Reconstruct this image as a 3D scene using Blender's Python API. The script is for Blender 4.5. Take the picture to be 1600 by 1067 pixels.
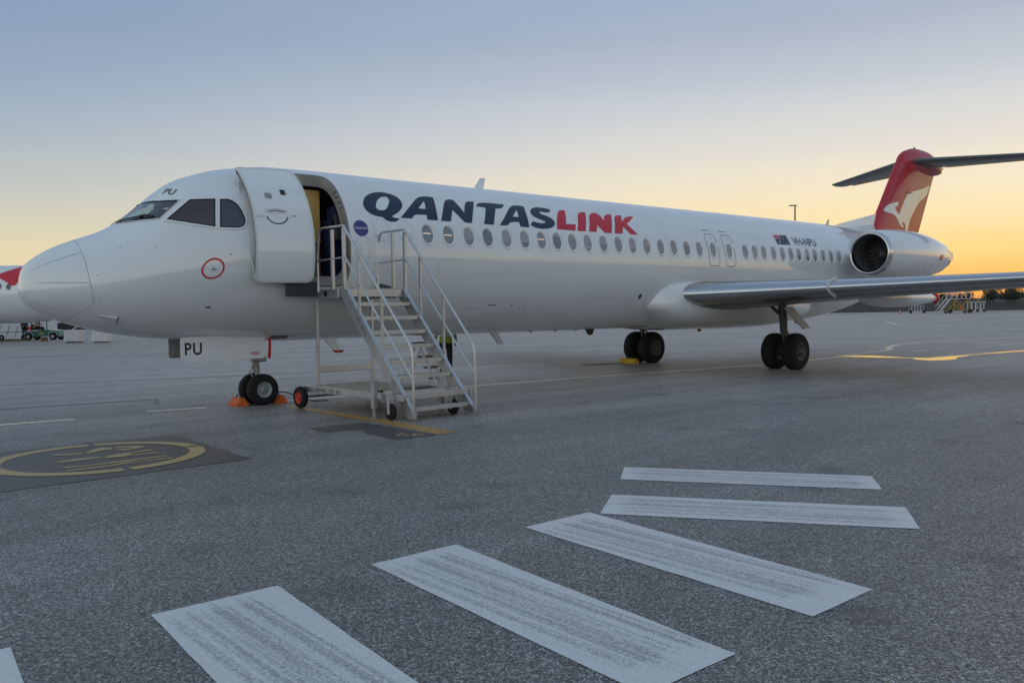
import bpy, bmesh, math, random
import numpy as np
from mathutils import Vector, Matrix
from mathutils.geometry import tessellate_polygon

for o in list(bpy.data.objects):
    bpy.data.objects.remove(o)
scene = bpy.context.scene
COL = scene.collection
rad = math.radians
random.seed(4)

# ------------------------------------------------------------------ camera
cam = bpy.data.cameras.new('camera')
cam_ob = bpy.data.objects.new('camera', cam)
COL.objects.link(cam_ob)
scene.camera = cam_ob
CAM = Vector((-2.90614, -15.57557, 1.7012))
YAW, PITCH, ROLL = 0.70421, -0.0355, -0.01531
_fw = Vector((math.sin(YAW) * math.cos(PITCH), math.cos(YAW) * math.cos(PITCH), math.sin(PITCH)))
_r = Vector((math.cos(YAW), -math.sin(YAW), 0))
_u = _r.cross(_fw)
_r2 = _r * math.cos(ROLL) + _u * math.sin(ROLL)
_u2 = -_r * math.sin(ROLL) + _u * math.cos(ROLL)
cam_ob.matrix_world = Matrix.Translation(CAM) @ Matrix((_r2, _u2, -_fw)).transposed().to_4x4()
cam.sensor_width = 36
cam.lens = 36 * 1342.63 / 1600
cam.clip_start = 0.1
cam.clip_end = 20000

# ------------------------------------------------------------------ world (dusk sky) and sun
SUN_AZ, SUN_EL = 82.0, 1.5          # degrees from +Y towards +X ; just on the horizon
world = bpy.data.worlds.new('World')
scene.world = world
world.use_nodes = True
wt = world.node_tree
wn, wl = wt.nodes, wt.links
bg = wn['Background']
sky = wn.new('ShaderNodeTexSky')
sky.sky_type = 'NISHITA'
sky.sun_disc = False
sky.sun_elevation = rad(SUN_EL)
sky.sun_rotation = rad(SUN_AZ)
sky.dust_density = 3.0
sky.ozone_density = 2.0

def srgb(r, g, b):
    f = lambda c: ((c / 255 + 0.055) / 1.055) ** 2.4 if c / 255 > 0.04045 else c / 255 / 12.92
    return (f(r), f(g), f(b), 1)

tc = wn.new('ShaderNodeTexCoord')
sep = wn.new('ShaderNodeSeparateXYZ')
wl.new(tc.outputs['Generated'], sep.inputs[0])
asin = wn.new('ShaderNodeMath'); asin.operation = 'ARCSINE'
wl.new(sep.outputs['Z'], asin.inputs[0])
el = wn.new('ShaderNodeMapRange')          # elevation 0..90 deg -> 0..1
el.inputs[1].default_value = 0; el.inputs[2].default_value = math.pi / 2
hz_map = wn.new('ShaderNodeMapping'); hz_map.inputs['Scale'].default_value = (1.2, 1.2, 14)
wl.new(tc.outputs['Generated'], hz_map.inputs[0])
hz = wn.new('ShaderNodeTexNoise'); hz.inputs['Scale'].default_value = 1.6; hz.inputs['Detail'].default_value = 4
wl.new(hz_map.outputs[0], hz.inputs['Vector'])
hz_add = wn.new('ShaderNodeMath'); hz_add.operation = 'MULTIPLY_ADD'; hz_add.inputs[1].default_value = 0.018
wl.new(hz.outputs['Fac'], hz_add.inputs[0]); wl.new(asin.outputs[0], hz_add.inputs[2])
hz_sub = wn.new('ShaderNodeMath'); hz_sub.operation = 'SUBTRACT'; hz_sub.inputs[1].default_value = 0.009
wl.new(hz_add.outputs[0], hz_sub.inputs[0]); wl.new(hz_sub.outputs[0], el.inputs[0])

def ramp(stops):
    n = wn.new('ShaderNodeValToRGB')
    n.color_ramp.interpolation = 'CARDINAL'
    e = n.color_ramp.elements
    for i, (deg, c) in enumerate(stops):
        k = e[i] if i < 2 else e.new(deg / 90)
        k.position = deg / 90
        k.color = srgb(*c)
    wl.new(el.outputs[0], n.inputs[0])
    return n
sunward = ramp([(0, (255, 168, 84)), (1.3, (255, 186, 97)), (2.7, (254, 209, 127)), (4.5, (250, 221, 160)), (6.8, (243, 227, 192)), (9.3, (228, 221, 208)), (13.2, (199, 204, 209)),
                (16.3, (175, 184, 199)), (19, (163, 176, 198)), (25, (152, 168, 193)), (40, (138, 157, 182)), (90, (126, 147, 171))])
cross = ramp([(0, (230, 206, 154)), (2, (229, 209, 163)), (4, (222, 210, 177)), (7.3, (192, 195, 188)), (9.8, (173, 184, 190)), (12.6, (154, 170, 189)), (17.1, (136, 157, 184)),
              (25, (134, 156, 183)), (40, (131, 152, 177)), (90, (126, 147, 171))])
anti = ramp([(0, (238, 228, 220)), (5, (242, 236, 229)), (10, (236, 238, 236)), (16, (222, 229, 229)), (25, (198, 212, 221)), (40, (166, 186, 203)), (65, (136, 157, 178)), (90, (126, 147, 171))])
# azimuth weight: cosine of the horizontal angle to the sun
az = wn.new('ShaderNodeVectorMath'); az.operation = 'MULTIPLY'
wl.new(tc.outputs['Generated'], az.inputs[0]); az.inputs[1].default_value = (1, 1, 0)
nrm = wn.new('ShaderNodeVectorMath'); nrm.operation = 'NORMALIZE'
wl.new(az.outputs[0], nrm.inputs[0])
dot = wn.new('ShaderNodeVectorMath'); dot.operation = 'DOT_PRODUCT'
wl.new(nrm.outputs[0], dot.inputs[0])
dot.inputs[1].default_value = (math.sin(rad(SUN_AZ)), math.cos(rad(SUN_AZ)), 0)
def maprange(a, b, src):
    n = wn.new('ShaderNodeMapRange'); n.interpolation_type = 'SMOOTHSTEP'
    n.inputs[1].default_value = a; n.inputs[2].default_value = b
    wl.new(src, n.inputs[0]); return n.outputs[0]
def mixcol(f, a, b):
    n = wn.new('ShaderNodeMix'); n.data_type = 'RGBA'
    if isinstance(f, float): n.inputs[0].default_value = f
    else: wl.new(f, n.inputs[0])
    wl.new(a, n.inputs[6]); wl.new(b, n.inputs[7]); return n.outputs[2]
m1 = mixcol(maprange(-0.9, 0.25, dot.outputs['Value']), anti.outputs[0], cross.outputs[0])
m2 = mixcol(maprange(0.2, 1.02, dot.outputs['Value']), m1, sunward.outputs[0])
scl = wn.new('ShaderNodeVectorMath'); scl.operation = 'SCALE'; scl.inputs[3].default_value = 0.10
wl.new(sky.outputs[0], scl.inputs[0])
fin_sky = mixcol(0.04, m2, scl.outputs[0])
wl.new(fin_sky, bg.inputs[0])
bg.inputs[1].default_value = 1.0

sun = bpy.data.lights.new('sun', 'SUN')
sun.energy = 0.15
sun.angle = rad(10)
sun.color = (1.0, 0.62, 0.32)
sun_ob = bpy.data.objects.new('sun', sun)
COL.objects.link(sun_ob)
sd = Vector((math.sin(rad(SUN_AZ)) * math.cos(rad(SUN_EL)), math.cos(rad(SUN_AZ)) * math.cos(rad(SUN_EL)), math.sin(rad(SUN_EL))))
sun_ob.rotation_euler = sd.to_track_quat('Z', 'Y').to_euler()

vs = scene.view_settings
vs.view_transform = 'Standard'
vs.look = 'None'
vs.exposure = 0.12
vs.gamma = 1.0
vs.use_curve_mapping = False
scene.cycles.max_bounces = 6
scene.cycles.diffuse_bounces = 3
scene.cycles.glossy_bounces = 4
scene.cycles.transparent_max_bounces = 12
scene.cycles.caustics_reflective = False
scene.cycles.caustics_refractive = False
scene.cycles.use_denoising = True

# ------------------------------------------------------------------ materials
MATS = {}
def principled(name):
    m = bpy.data.materials.new(name); m.use_nodes = True
    return m, m.node_tree, m.node_tree.nodes['Principled BSDF']
def mat(name, col, rough=0.5, metal=0.0, coat=0.0, var=0.0, vscale=3.0, bump=0.0, bscale=40.0, emit=None, spec=None, stretch=None):
    """procedural material: base colour broken up by noise, slight roughness variation, optional bump"""
    if name in MATS: return MATS[name]
    m, t, b = principled(name)
    n, l = t.nodes, t.links
    b.inputs['Roughness'].default_value = rough
    b.inputs['Metallic'].default_value = metal
    b.inputs['Coat Weight'].default_value = coat
    b.inputs['Coat Roughness'].default_value = 0.03
    if spec is not None: b.inputs['IOR'].default_value = spec
    c = (*col, 1)
    co = n.new('ShaderNodeTexCoord')
    mp = n.new('ShaderNodeMapping')
    if stretch: mp.inputs['Scale'].default_value = stretch
    l.new(co.outputs['Object'], mp.inputs[0])
    nz = n.new('ShaderNodeTexNoise')
    nz.inputs['Scale'].default_value = vscale
    nz.inputs['Detail'].default_value = 6
    nz.inputs['Roughness'].default_value = 0.6
    l.new(mp.outputs[0], nz.inputs['Vector'])
    r = n.new('ShaderNodeValToRGB')
    v = var
    r.color_ramp.elements[0].position = 0.3; r.color_ramp.elements[1].position = 0.7
    r.color_ramp.elements[0].color = (*[x * (1 - v) for x in col], 1)
    r.color_ramp.elements[1].color = (*[min(1, x * (1 + v * 0.6)) for x in col], 1)
    l.new(nz.outputs['Fac'], r.inputs[0])
    l.new(r.outputs[0], b.inputs['Base Color'])
    rr = n.new('ShaderNodeMapRange')
    rr.inputs[3].default_value = max(0.02, rough * 0.8); rr.inputs[4].default_value = min(1, rough * 1.25)
    l.new(nz.outputs['Fac'], rr.inputs[0]); l.new(rr.outputs[0], b.inputs['Roughness'])
    if bump:
        n2 = n.new('ShaderNodeTexNoise'); n2.inputs['Scale'].default_value = bscale; n2.inputs['Detail'].default_value = 3
        l.new(mp.outputs[0], n2.inputs['Vector'])
        bp = n.new('ShaderNodeBump'); bp.inputs['Strength'].default_value = bump; bp.inputs['Distance'].default_value = 0.01
        l.new(n2.outputs['Fac'], bp.inputs['Height']); l.new(bp.outputs[0], b.inputs['Normal'])
    if emit:
        b.inputs['Emission Color'].default_value = (*emit[:3], 1)
        b.inputs['Emission Strength'].default_value = emit[3]
    MATS[name] = m
    return m

def skin_paint(name, col):
    """white airliner paint: clear coated, very slight waviness of the skin, faint grime streaks"""
    m, t, b = principled(name)
    n, l = t.nodes, t.links
    co = n.new('ShaderNodeTexCoord')
    mp = n.new('ShaderNodeMapping'); mp.inputs['Scale'].default_value = (0.25, 1.2, 1.6)
    l.new(co.outputs['Object'], mp.inputs[0])
    nz = n.new('ShaderNodeTexNoise'); nz.inputs['Scale'].default_value = 2.0; nz.inputs['Detail'].default_value = 7
    l.new(mp.outputs[0], nz.inputs['Vector'])
    r = n.new('ShaderNodeValToRGB')
    r.color_ramp.elements[0].position = 0.25; r.color_ramp.elements[1].position = 0.6
    r.color_ramp.elements[0].color = (*[c * 0.93 for c in col], 1); r.color_ramp.elements[1].color = (*col, 1)
    l.new(nz.outputs['Fac'], r.inputs[0]); l.new(r.outputs[0], b.inputs['Base Color'])
    b.inputs['Roughness'].default_value = 0.35
    b.inputs['Coat Weight'].default_value = 1.0
    b.inputs['Coat IOR'].default_value = 1.75
    b.inputs['Coat Roughness'].default_value = 0.015
    # gentle panel waviness so that reflected horizon lines are not ruler straight
    mp2 = n.new('ShaderNodeMapping'); mp2.inputs['Scale'].default_value = (0.9, 0.9, 0.9)
    l.new(co.outputs['Object'], mp2.inputs[0])
    n2 = n.new('ShaderNodeTexNoise'); n2.inputs['Scale'].default_value = 1.7; n2.inputs['Detail'].default_value = 1.5
    l.new(mp2.outputs[0], n2.inputs['Vector'])
    bp = n.new('ShaderNodeBump'); bp.inputs['Strength'].default_value = 0.05; bp.inputs['Distance'].default_value = 0.02
    l.new(n2.outputs['Fac'], bp.inputs['Height']); l.new(bp.outputs[0], b.inputs['Coat Normal'])
    MATS[name] = m
    return m

WHITE = skin_paint('white_paint', (0.825, 0.86, 0.872))
RADOME = skin_paint('radome_paint', (0.80, 0.835, 0.845))
GREYP = mat('grey_paint', (0.42, 0.44, 0.45), 0.35, coat=0.5, var=0.06)
RADSEAM = mat('radome_seam', (0.44, 0.47, 0.48), 0.5, var=0.2)
TRIM = mat('door_trim', (0.66, 0.71, 0.69), 0.35, coat=0.4, var=0.04)
NAVY = mat('navy_lettering', (0.009, 0.028, 0.065), 0.4, coat=0.2, var=0.08)
RED = mat('red_lettering', (0.62, 0.012, 0.035), 0.4, coat=0.2, var=0.06)
FINRED = mat('fin_red', (0.52, 0.010, 0.028), 0.42, coat=0.45, var=0.05)
REDTAG = mat('red_tag', (0.55, 0.02, 0.025), 0.6, var=0.15)
BLUE = mat('roundel_blue', (0.045, 0.04, 0.22), 0.3, coat=0.5, var=0.1)
SILVERTXT = mat('pale_lettering', (0.75, 0.76, 0.8), 0.4, var=0.05)
BLACKP = mat('black_paint', (0.012, 0.013, 0.016), 0.4, var=0.2)
DARKLINE = mat('seam_grey', (0.17, 0.19, 0.20), 0.5, var=0.2)
SEAMSOFT = mat('seam_soft_grey', (0.58, 0.60, 0.61), 0.45, var=0.1)
CHROME = mat('polished_metal', (0.56, 0.58, 0.62), 0.17, metal=1.0, var=0.06, vscale=5, stretch=(1, 6, 1))
LIPMETAL = mat('lip_metal', (0.74, 0.72, 0.70), 0.22, metal=1.0, var=0.08)
STEEL = mat('gear_steel', (0.33, 0.34, 0.35), 0.4, metal=0.5, var=0.25, vscale=14)
HUB = mat('wheel_hub', (0.34, 0.39, 0.39), 0.45, metal=0.3, var=0.2, vscale=20)
DARKHUB = mat('brake_dark', (0.10, 0.105, 0.11), 0.5, metal=0.4, var=0.3, vscale=18)
RUBBER = mat('tyre_rubber', (0.009, 0.009, 0.010), 0.85, var=0.3, vscale=9, bump=0.1)
GEARDARK = mat('main_gear_dark', (0.12, 0.125, 0.125), 0.45, metal=0.4, var=0.3, vscale=14)
WINGGREY = mat('wing_grey', (0.105, 0.112, 0.115), 0.4, coat=0.25, var=0.12, vscale=2)
INTAKE = mat('intake_dark', (0.20, 0.205, 0.22), 0.45, metal=0.5, var=0.2)
FANB = mat('fan_blade', (0.34, 0.35, 0.38), 0.4, metal=0.5, var=0.15)
NOZZLE = mat('nozzle_metal', (0.40, 0.38, 0.36), 0.4, metal=0.9, var=0.2)
GLASSDK = mat('cockpit_glass', (0.022, 0.034, 0.050), 0.06, coat=1.0, var=0.2, spec=1.6)
GLASSBR = mat('cockpit_glass_side', (0.050, 0.024, 0.024), 0.06, coat=1.0, var=0.3)
SHADE = mat('sun_shade_green', (0.38, 0.50, 0.42), 0.5, coat=1.0, var=0.08)
CARD = mat('cream_card', (0.55, 0.50, 0.40), 0.6, var=0.05)
PANES = [mat('cabin_pane_a', (0.24, 0.27, 0.285), 0.10, coat=1.0, var=0.12), mat('cabin_pane_b', (0.29, 0.29, 0.305), 0.12, coat=1.0, var=0.12),
         mat('cabin_pane_c', (0.18, 0.21, 0.24), 0.08, coat=1.0, var=0.12)]
PANEDK = mat('cabin_pane_dark', (0.05, 0.055, 0.06), 0.08, coat=1.0, var=0.2)
LIPW = mat('window_lip', (0.84, 0.86, 0.86), 0.35, coat=0.4, var=0.03)
FRAMEBR = mat('door_frame_metal', (0.26, 0.245, 0.225), 0.5, metal=0.3, var=0.2, vscale=8)
YELLOWP = mat('galley_panel', (0.66, 0.44, 0.15), 0.5, var=0.08)
CABIN = mat('cabin_dark', (0.035, 0.037, 0.045), 0.6, var=0.3)
SEATB = mat('seat_blue', (0.02, 0.03, 0.10), 0.7, var=0.3)
ALU = mat('stair_aluminium', (0.55, 0.57, 0.59), 0.32, metal=0.8, var=0.10, vscale=7, bump=0.05)
ALUD = mat('stair_plate', (0.46, 0.48, 0.50), 0.36, metal=0.75, var=0.16, vscale=5, bump=0.06)
TREAD = mat('tread_grip', (0.44, 0.42, 0.31), 0.75, var=0.25, vscale=25, bump=0.3)
DECK = mat('deck_board', (0.46, 0.42, 0.36), 0.7, var=0.35, vscale=9)
RIMRED = mat('rim_red', (0.50, 0.035, 0.02), 0.5, var=0.2)
ORANGE = mat('chock_orange', (0.70, 0.14, 0.02), 0.6, var=0.25, vscale=12)
YCHOCK = mat('chock_yellow', (0.62, 0.40, 0.01), 0.6, var=0.25, vscale=12)
ROPE = mat('rope_dark', (0.03, 0.028, 0.025), 0.9, var=0.3)
HIVIS = mat('hivis_cloth', (0.28, 0.36, 0.04), 0.8, var=0.25, vscale=8, bump=0.3)
HIVISO = mat('hivis_orange', (0.70, 0.16, 0.03), 0.8, var=0.2, vscale=8)
REFLECT = mat('reflective_tape', (0.6, 0.6, 0.58), 0.4, var=0.1)
TROUSER = mat('navy_trousers', (0.012, 0.013, 0.02), 0.85, var=0.3, vscale=8, bump=0.3)
SKIN = mat('skin', (0.45, 0.27, 0.19), 0.55, var=0.1)
HAIR = mat('hair_dark', (0.03, 0.02, 0.015), 0.7, var=0.3)
TEAL = mat('tug_teal', (0.02, 0.20, 0.19), 0.4, coat=0.4, var=0.15)
WHITEBOX = mat('white_plastic', (0.66, 0.67, 0.67), 0.55, var=0.1, vscale=4)
BROWNTREAD = mat('brown_grating', (0.16, 0.125, 0.075), 0.8, var=0.3, vscale=30)
YFRAME = mat('yellow_frame', (0.55, 0.36, 0.06), 0.55, var=0.2)
POLE = mat('galvanised', (0.14, 0.145, 0.15), 0.5, metal=0.3, var=0.15)
BARK = mat('bark', (0.07, 0.055, 0.045), 0.9, var=0.3, vscale=6)
LEAFS = [mat('leaf_dark', (0.050, 0.066, 0.042), 0.7, var=0.35, vscale=1.5), mat('leaf_olive', (0.070, 0.080, 0.048), 0.7, var=0.35, vscale=1.5)]
BANK = mat('dry_grass_bank', (0.075, 0.064, 0.045), 0.95, var=0.5, vscale=0.35, bump=0.5, bscale=2)
HILL = mat('far_hill', (0.085, 0.095, 0.125), 1.0, var=0.15, vscale=0.01)
STRAW = mat('dry_grass', (0.24, 0.20, 0.11), 0.9, var=0.4, vscale=2)

# ---- ground materials
def asphalt_mat():
    m, t, b = principled('asphalt')
    n, l = t.nodes, t.links
    geo = n.new('ShaderNodeNewGeometry')
    # aggregate: individual stones ~ 9 mm
    vo = n.new('ShaderNodeTexVoronoi'); vo.voronoi_dimensions = '2D'; vo.inputs['Scale'].default_value = 105
    l.new(geo.outputs['Position'], vo.inputs['Vector'])
    sepc = n.new('ShaderNodeSeparateColor'); l.new(vo.outputs['Color'], sepc.inputs[0])
    st = n.new('ShaderNodeValToRGB')
    e = st.color_ramp.elements
    e[0].position = 0.0; e[0].color = (0.040, 0.0415, 0.044, 1)
    e[1].position = 1.0; e[1].color = (0.47, 0.465, 0.455, 1)
    k = e.new(0.45); k.color = (0.160, 0.160, 0.159, 1)
    k = e.new(0.82); k.color = (0.272, 0.270, 0.266, 1)
    l.new(sepc.outputs[0], st.inputs[0])
    # second coarser stones
    vo2 = n.new('ShaderNodeTexVoronoi'); vo2.voronoi_dimensions = '2D'; vo2.inputs['Scale'].default_value = 58
    l.new(geo.outputs['Position'], vo2.inputs['Vector'])
    sepc2 = n.new('ShaderNodeSeparateColor'); l.new(vo2.outputs['Color'], sepc2.inputs[0])
    mr2 = n.new('ShaderNodeMapRange'); mr2.inputs[3].default_value = 0.64; mr2.inputs[4].default_value = 1.42
    l.new(sepc2.outputs[1], mr2.inputs[0])
    # large patches, lanes and stains
    mp = n.new('ShaderNodeMapping'); mp.inputs['Scale'].default_value = (0.10, 0.35, 1); mp.inputs['Rotation'].default_value = (0, 0, rad(-14))
    l.new(geo.outputs['Position'], mp.inputs[0])
    nz = n.new('ShaderNodeTexNoise'); nz.inputs['Scale'].default_value = 1.1; nz.inputs['Detail'].default_value = 7; nz.inputs['Roughness'].default_value = 0.62
    l.new(mp.outputs[0], nz.inputs['Vector'])
    mr = n.new('ShaderNodeMapRange'); mr.inputs[1].default_value = 0.3; mr.inputs[2].default_value = 0.7; mr.inputs[3].default_value = 0.80; mr.inputs[4].default_value = 1.16
    l.new(nz.outputs['Fac'], mr.inputs[0])
    nz3 = n.new('ShaderNodeTexNoise'); nz3.inputs['Scale'].default_value = 1.6; nz3.inputs['Detail'].default_value = 5
    l.new(geo.outputs['Position'], nz3.inputs['Vector'])
    mr3 = n.new('ShaderNodeMapRange'); mr3.inputs[1].default_value = 0.35; mr3.inputs[2].default_value = 0.7; mr3.inputs[3].default_value = 0.94; mr3.inputs[4].default_value = 1.08
    l.new(nz3.outputs['Fac'], mr3.inputs[0])
    mu = n.new('ShaderNodeMath'); mu.operation = 'MULTIPLY'; l.new(mr.outputs[0], mu.inputs[0]); l.new(mr2.outputs[0], mu.inputs[1])
    mu2 = n.new('ShaderNodeMath'); mu2.operation = 'MULTIPLY'; l.new(mu.outputs[0], mu2.inputs[0]); l.new(mr3.outputs[0], mu2.inputs[1])
    # grazing sheen painted in: pavement colour lightens towards the far side
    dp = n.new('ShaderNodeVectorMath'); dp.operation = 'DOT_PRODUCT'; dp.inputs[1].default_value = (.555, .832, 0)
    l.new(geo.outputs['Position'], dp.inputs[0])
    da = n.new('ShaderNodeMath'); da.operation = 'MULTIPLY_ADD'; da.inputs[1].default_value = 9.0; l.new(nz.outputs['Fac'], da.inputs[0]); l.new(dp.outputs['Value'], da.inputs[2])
    far_sheen = n.new('ShaderNodeMapRange'); far_sheen.interpolation_type = 'SMOOTHSTEP'; far_sheen.inputs[1].default_value = -1; far_sheen.inputs[2].default_value = 14; far_sheen.inputs[3].default_value = 1.0; far_sheen.inputs[4].default_value = 1.85
    l.new(da.outputs[0], far_sheen.inputs[0])
    mu3 = n.new('ShaderNodeMath'); mu3.operation = 'MULTIPLY'; l.new(mu2.outputs[0], mu3.inputs[0]); l.new(far_sheen.outputs[0], mu3.inputs[1])
    # oil drips and rolled-in tyre streaks
    vs3 = n.new('ShaderNodeTexVoronoi'); vs3.voronoi_dimensions = '2D'; vs3.inputs['Scale'].default_value = 0.42; l.new(geo.outputs['Position'], vs3.inputs['Vector'])
    dsp = n.new('ShaderNodeMath'); dsp.operation = 'MULTIPLY_ADD'; dsp.inputs[1].default_value = 0.10; l.new(nz3.outputs['Fac'], dsp.inputs[0]); l.new(vs3.outputs['Distance'], dsp.inputs[2])
    dr_ = n.new('ShaderNodeMapRange'); dr_.inputs[1].default_value = 0.075; dr_.inputs[2].default_value = 0.17; dr_.inputs[3].default_value = 0.72; dr_.inputs[4].default_value = 1.0; l.new(dsp.outputs[0], dr_.inputs[0])
    mps = n.new('ShaderNodeMapping'); mps.inputs['Scale'].default_value = (0.035, 1.5, 1); mps.inputs['Rotation'].default_value = (0, 0, rad(4)); l.new(geo.outputs['Position'], mps.inputs[0])
    nzs = n.new('ShaderNodeTexNoise'); nzs.inputs['Scale'].default_value = 1.0; nzs.inputs['Detail'].default_value = 4; l.new(mps.outputs[0], nzs.inputs['Vector'])
    mrs = n.new('ShaderNodeMapRange'); mrs.inputs[1].default_value = 0.34; mrs.inputs[2].default_value = 0.62; mrs.inputs[3].default_value = 0.90; mrs.inputs[4].default_value = 1.05; l.new(nzs.outputs['Fac'], mrs.inputs[0])
    mu4 = n.new('ShaderNodeMath'); mu4.operation = 'MULTIPLY'; l.new(mu3.outputs[0], mu4.inputs[0]); l.new(dr_.outputs[0], mu4.inputs[1])
    mu5 = n.new('ShaderNodeMath'); mu5.operation = 'MULTIPLY'; l.new(mu4.outputs[0], mu5.inputs[0]); l.new(mrs.outputs[0], mu5.inputs[1])
    sc = n.new('ShaderNodeVectorMath'); sc.operation = 'SCALE'
    wf_ = n.new('ShaderNodeMapRange'); wf_.inputs[1].default_value = 1.0; wf_.inputs[2].default_value = 1.85; l.new(far_sheen.outputs[0], wf_.inputs[0])
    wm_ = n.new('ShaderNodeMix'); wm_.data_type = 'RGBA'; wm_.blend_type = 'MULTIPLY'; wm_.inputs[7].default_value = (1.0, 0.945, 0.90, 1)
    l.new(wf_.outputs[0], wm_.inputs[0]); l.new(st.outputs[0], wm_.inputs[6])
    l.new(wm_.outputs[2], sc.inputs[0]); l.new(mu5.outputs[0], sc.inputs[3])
    l.new(sc.outputs[0], b.inputs['Base Color'])
    b.inputs['Roughness'].default_value = 0.54
    bp = n.new('ShaderNodeBump'); bp.inputs['Strength'].default_value = 0.35; bp.inputs['Distance'].default_value = 0.006
    ad = n.new('ShaderNodeMath'); ad.operation = 'ADD'; l.new(vo.outputs['Distance'], ad.inputs[0]); l.new(sepc.outputs[1], ad.inputs[1])
    l.new(ad.outputs[0], bp.inputs['Height']); l.new(bp.outputs[0], b.inputs['Normal'])
    MATS['asphalt'] = m
    return m
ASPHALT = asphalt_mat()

def worn_paint(name, col, wear=0.5, streak=(1, 1, 1), under=(0.10, 0.107, 0.117), grain=95, contrast=1.0, rim=None, film=0.42, soft=0.18):
    """road paint worn along the object's own axes, stones showing through"""
    m, t, b = principled(name)
    n, l = t.nodes, t.links
    co = n.new('ShaderNodeTexCoord'); geo = n.new('ShaderNodeNewGeometry')
    mp = n.new('ShaderNodeMapping'); mp.inputs['Scale'].default_value = streak
    l.new(co.outputs['Object'], mp.inputs[0])
    nz = n.new('ShaderNodeTexNoise'); nz.inputs['Scale'].default_value = 1; nz.inputs['Detail'].default_value = 6; nz.inputs['Roughness'].default_value = 0.65
    l.new(mp.outputs[0], nz.inputs['Vector'])
    vo = n.new('ShaderNodeTexVoronoi'); vo.voronoi_dimensions = '2D'; vo.inputs['Scale'].default_value = grain
    l.new(geo.outputs['Position'], vo.inputs['Vector'])
    sp = n.new('ShaderNodeSeparateColor'); l.new(vo.outputs['Color'], sp.inputs[0])
    # threshold: streak value (contrast raised) + stone jitter, paint kept thicker along the rim
    ct = n.new('ShaderNodeMath'); ct.operation = 'MULTIPLY_ADD'; ct.inputs[1].default_value = contrast; ct.inputs[2].default_value = 0.5 - 0.5 * contrast
    l.new(nz.outputs['Fac'], ct.inputs[0])
    src = ct.outputs[0]
    if rim:
        sx = n.new('ShaderNodeSeparateXYZ'); l.new(co.outputs['Object'], sx.inputs[0])
        for ax, (r0, r1) in enumerate(rim):
            ab = n.new('ShaderNodeMath'); ab.operation = 'ABSOLUTE'; l.new(sx.outputs[ax], ab.inputs[0])
            rm = n.new('ShaderNodeMapRange'); rm.inputs[1].default_value = r0; rm.inputs[2].default_value = r1; rm.inputs[4].default_value = 0.30
            l.new(ab.outputs[0], rm.inputs[0])
            ad = n.new('ShaderNodeMath'); ad.operation = 'ADD'; l.new(src, ad.inputs[0]); l.new(rm.outputs[0], ad.inputs[1]); src = ad.outputs[0]
    mj = n.new('ShaderNodeMath'); mj.operation = 'MULTIPLY_ADD'; mj.inputs[1].default_value = 0.32
    l.new(sp.outputs[0], mj.inputs[0]); l.new(src, mj.inputs[2])
    mr = n.new('ShaderNodeMapRange'); mr.inputs[1].default_value = wear + 0.04; mr.inputs[2].default_value = wear + 0.04 + soft
    l.new(mj.outputs[0], mr.inputs[0])
    st = n.new('ShaderNodeValToRGB')
    st.color_ramp.elements[0].color = (*[u * 0.55 for u in under], 1); st.color_ramp.elements[1].color = (*[u * 1.7 for u in under], 1)
    l.new(sp.outputs[1], st.inputs[0])
    thin = n.new('ShaderNodeMix'); thin.data_type = 'RGBA'; thin.inputs[0].default_value = film     # thin film of paint left between the stones
    l.new(st.outputs[0], thin.inputs[6]); thin.inputs[7].default_value = (*col, 1)
    mx = n.new('ShaderNodeMix'); mx.data_type = 'RGBA'
    l.new(mr.outputs[0], mx.inputs[0]); l.new(thin.outputs[2], mx.inputs[6])
    pc = n.new('ShaderNodeValToRGB')
    pc.color_ramp.elements[0].color = (*[c * 0.84 for c in col], 1); pc.color_ramp.elements[1].color = (*col, 1)
    l.new(sp.outputs[2], pc.inputs[0]); l.new(pc.outputs[0], mx.inputs[7])
    l.new(mx.outputs[2], b.inputs['Base Color'])
    b.inputs['Roughness'].default_value = 0.46
    bp = n.new('ShaderNodeBump'); bp.inputs['Strength'].default_value = 0.3; bp.inputs['Distance'].default_value = 0.004
    l.new(vo.outputs['Distance'], bp.inputs['Height']); l.new(bp.outputs[0], b.inputs['Normal'])
    MATS[name] = m
    return m
STRIPE = worn_paint('stripe_paint', (0.74, 0.75, 0.755), 0.42, (13, 0.10, 1), contrast=1.9, rim=((.24, .33), (1.02, 1.2)), film=0.34, soft=0.34)
YELLOWL = worn_paint('yellow_line', (0.46, 0.25, 0.055), 0.42, (9, 0.6, 1))
YELLOWT = worn_paint('thin_line', (0.80, 0.70, 0.50), 0.22, (2, 9, 1))
PALELINE = worn_paint('pale_line', (0.66, 0.65, 0.63), 0.30, (0.6, 3, 1))
BLACKPATCH = worn_paint('black_patch', (0.050, 0.048, 0.056), 0.36, (1.5, 1.5, 1), under=(0.05, 0.05, 0.058))
RINGPAINT = worn_paint('ring_paint', (0.47, 0.33, 0.12), 0.34, (4, 1.2, 1))
REPAIR = worn_paint('repair_strip', (0.06, 0.063, 0.068), 0.42, (1, 3, 1))

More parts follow.
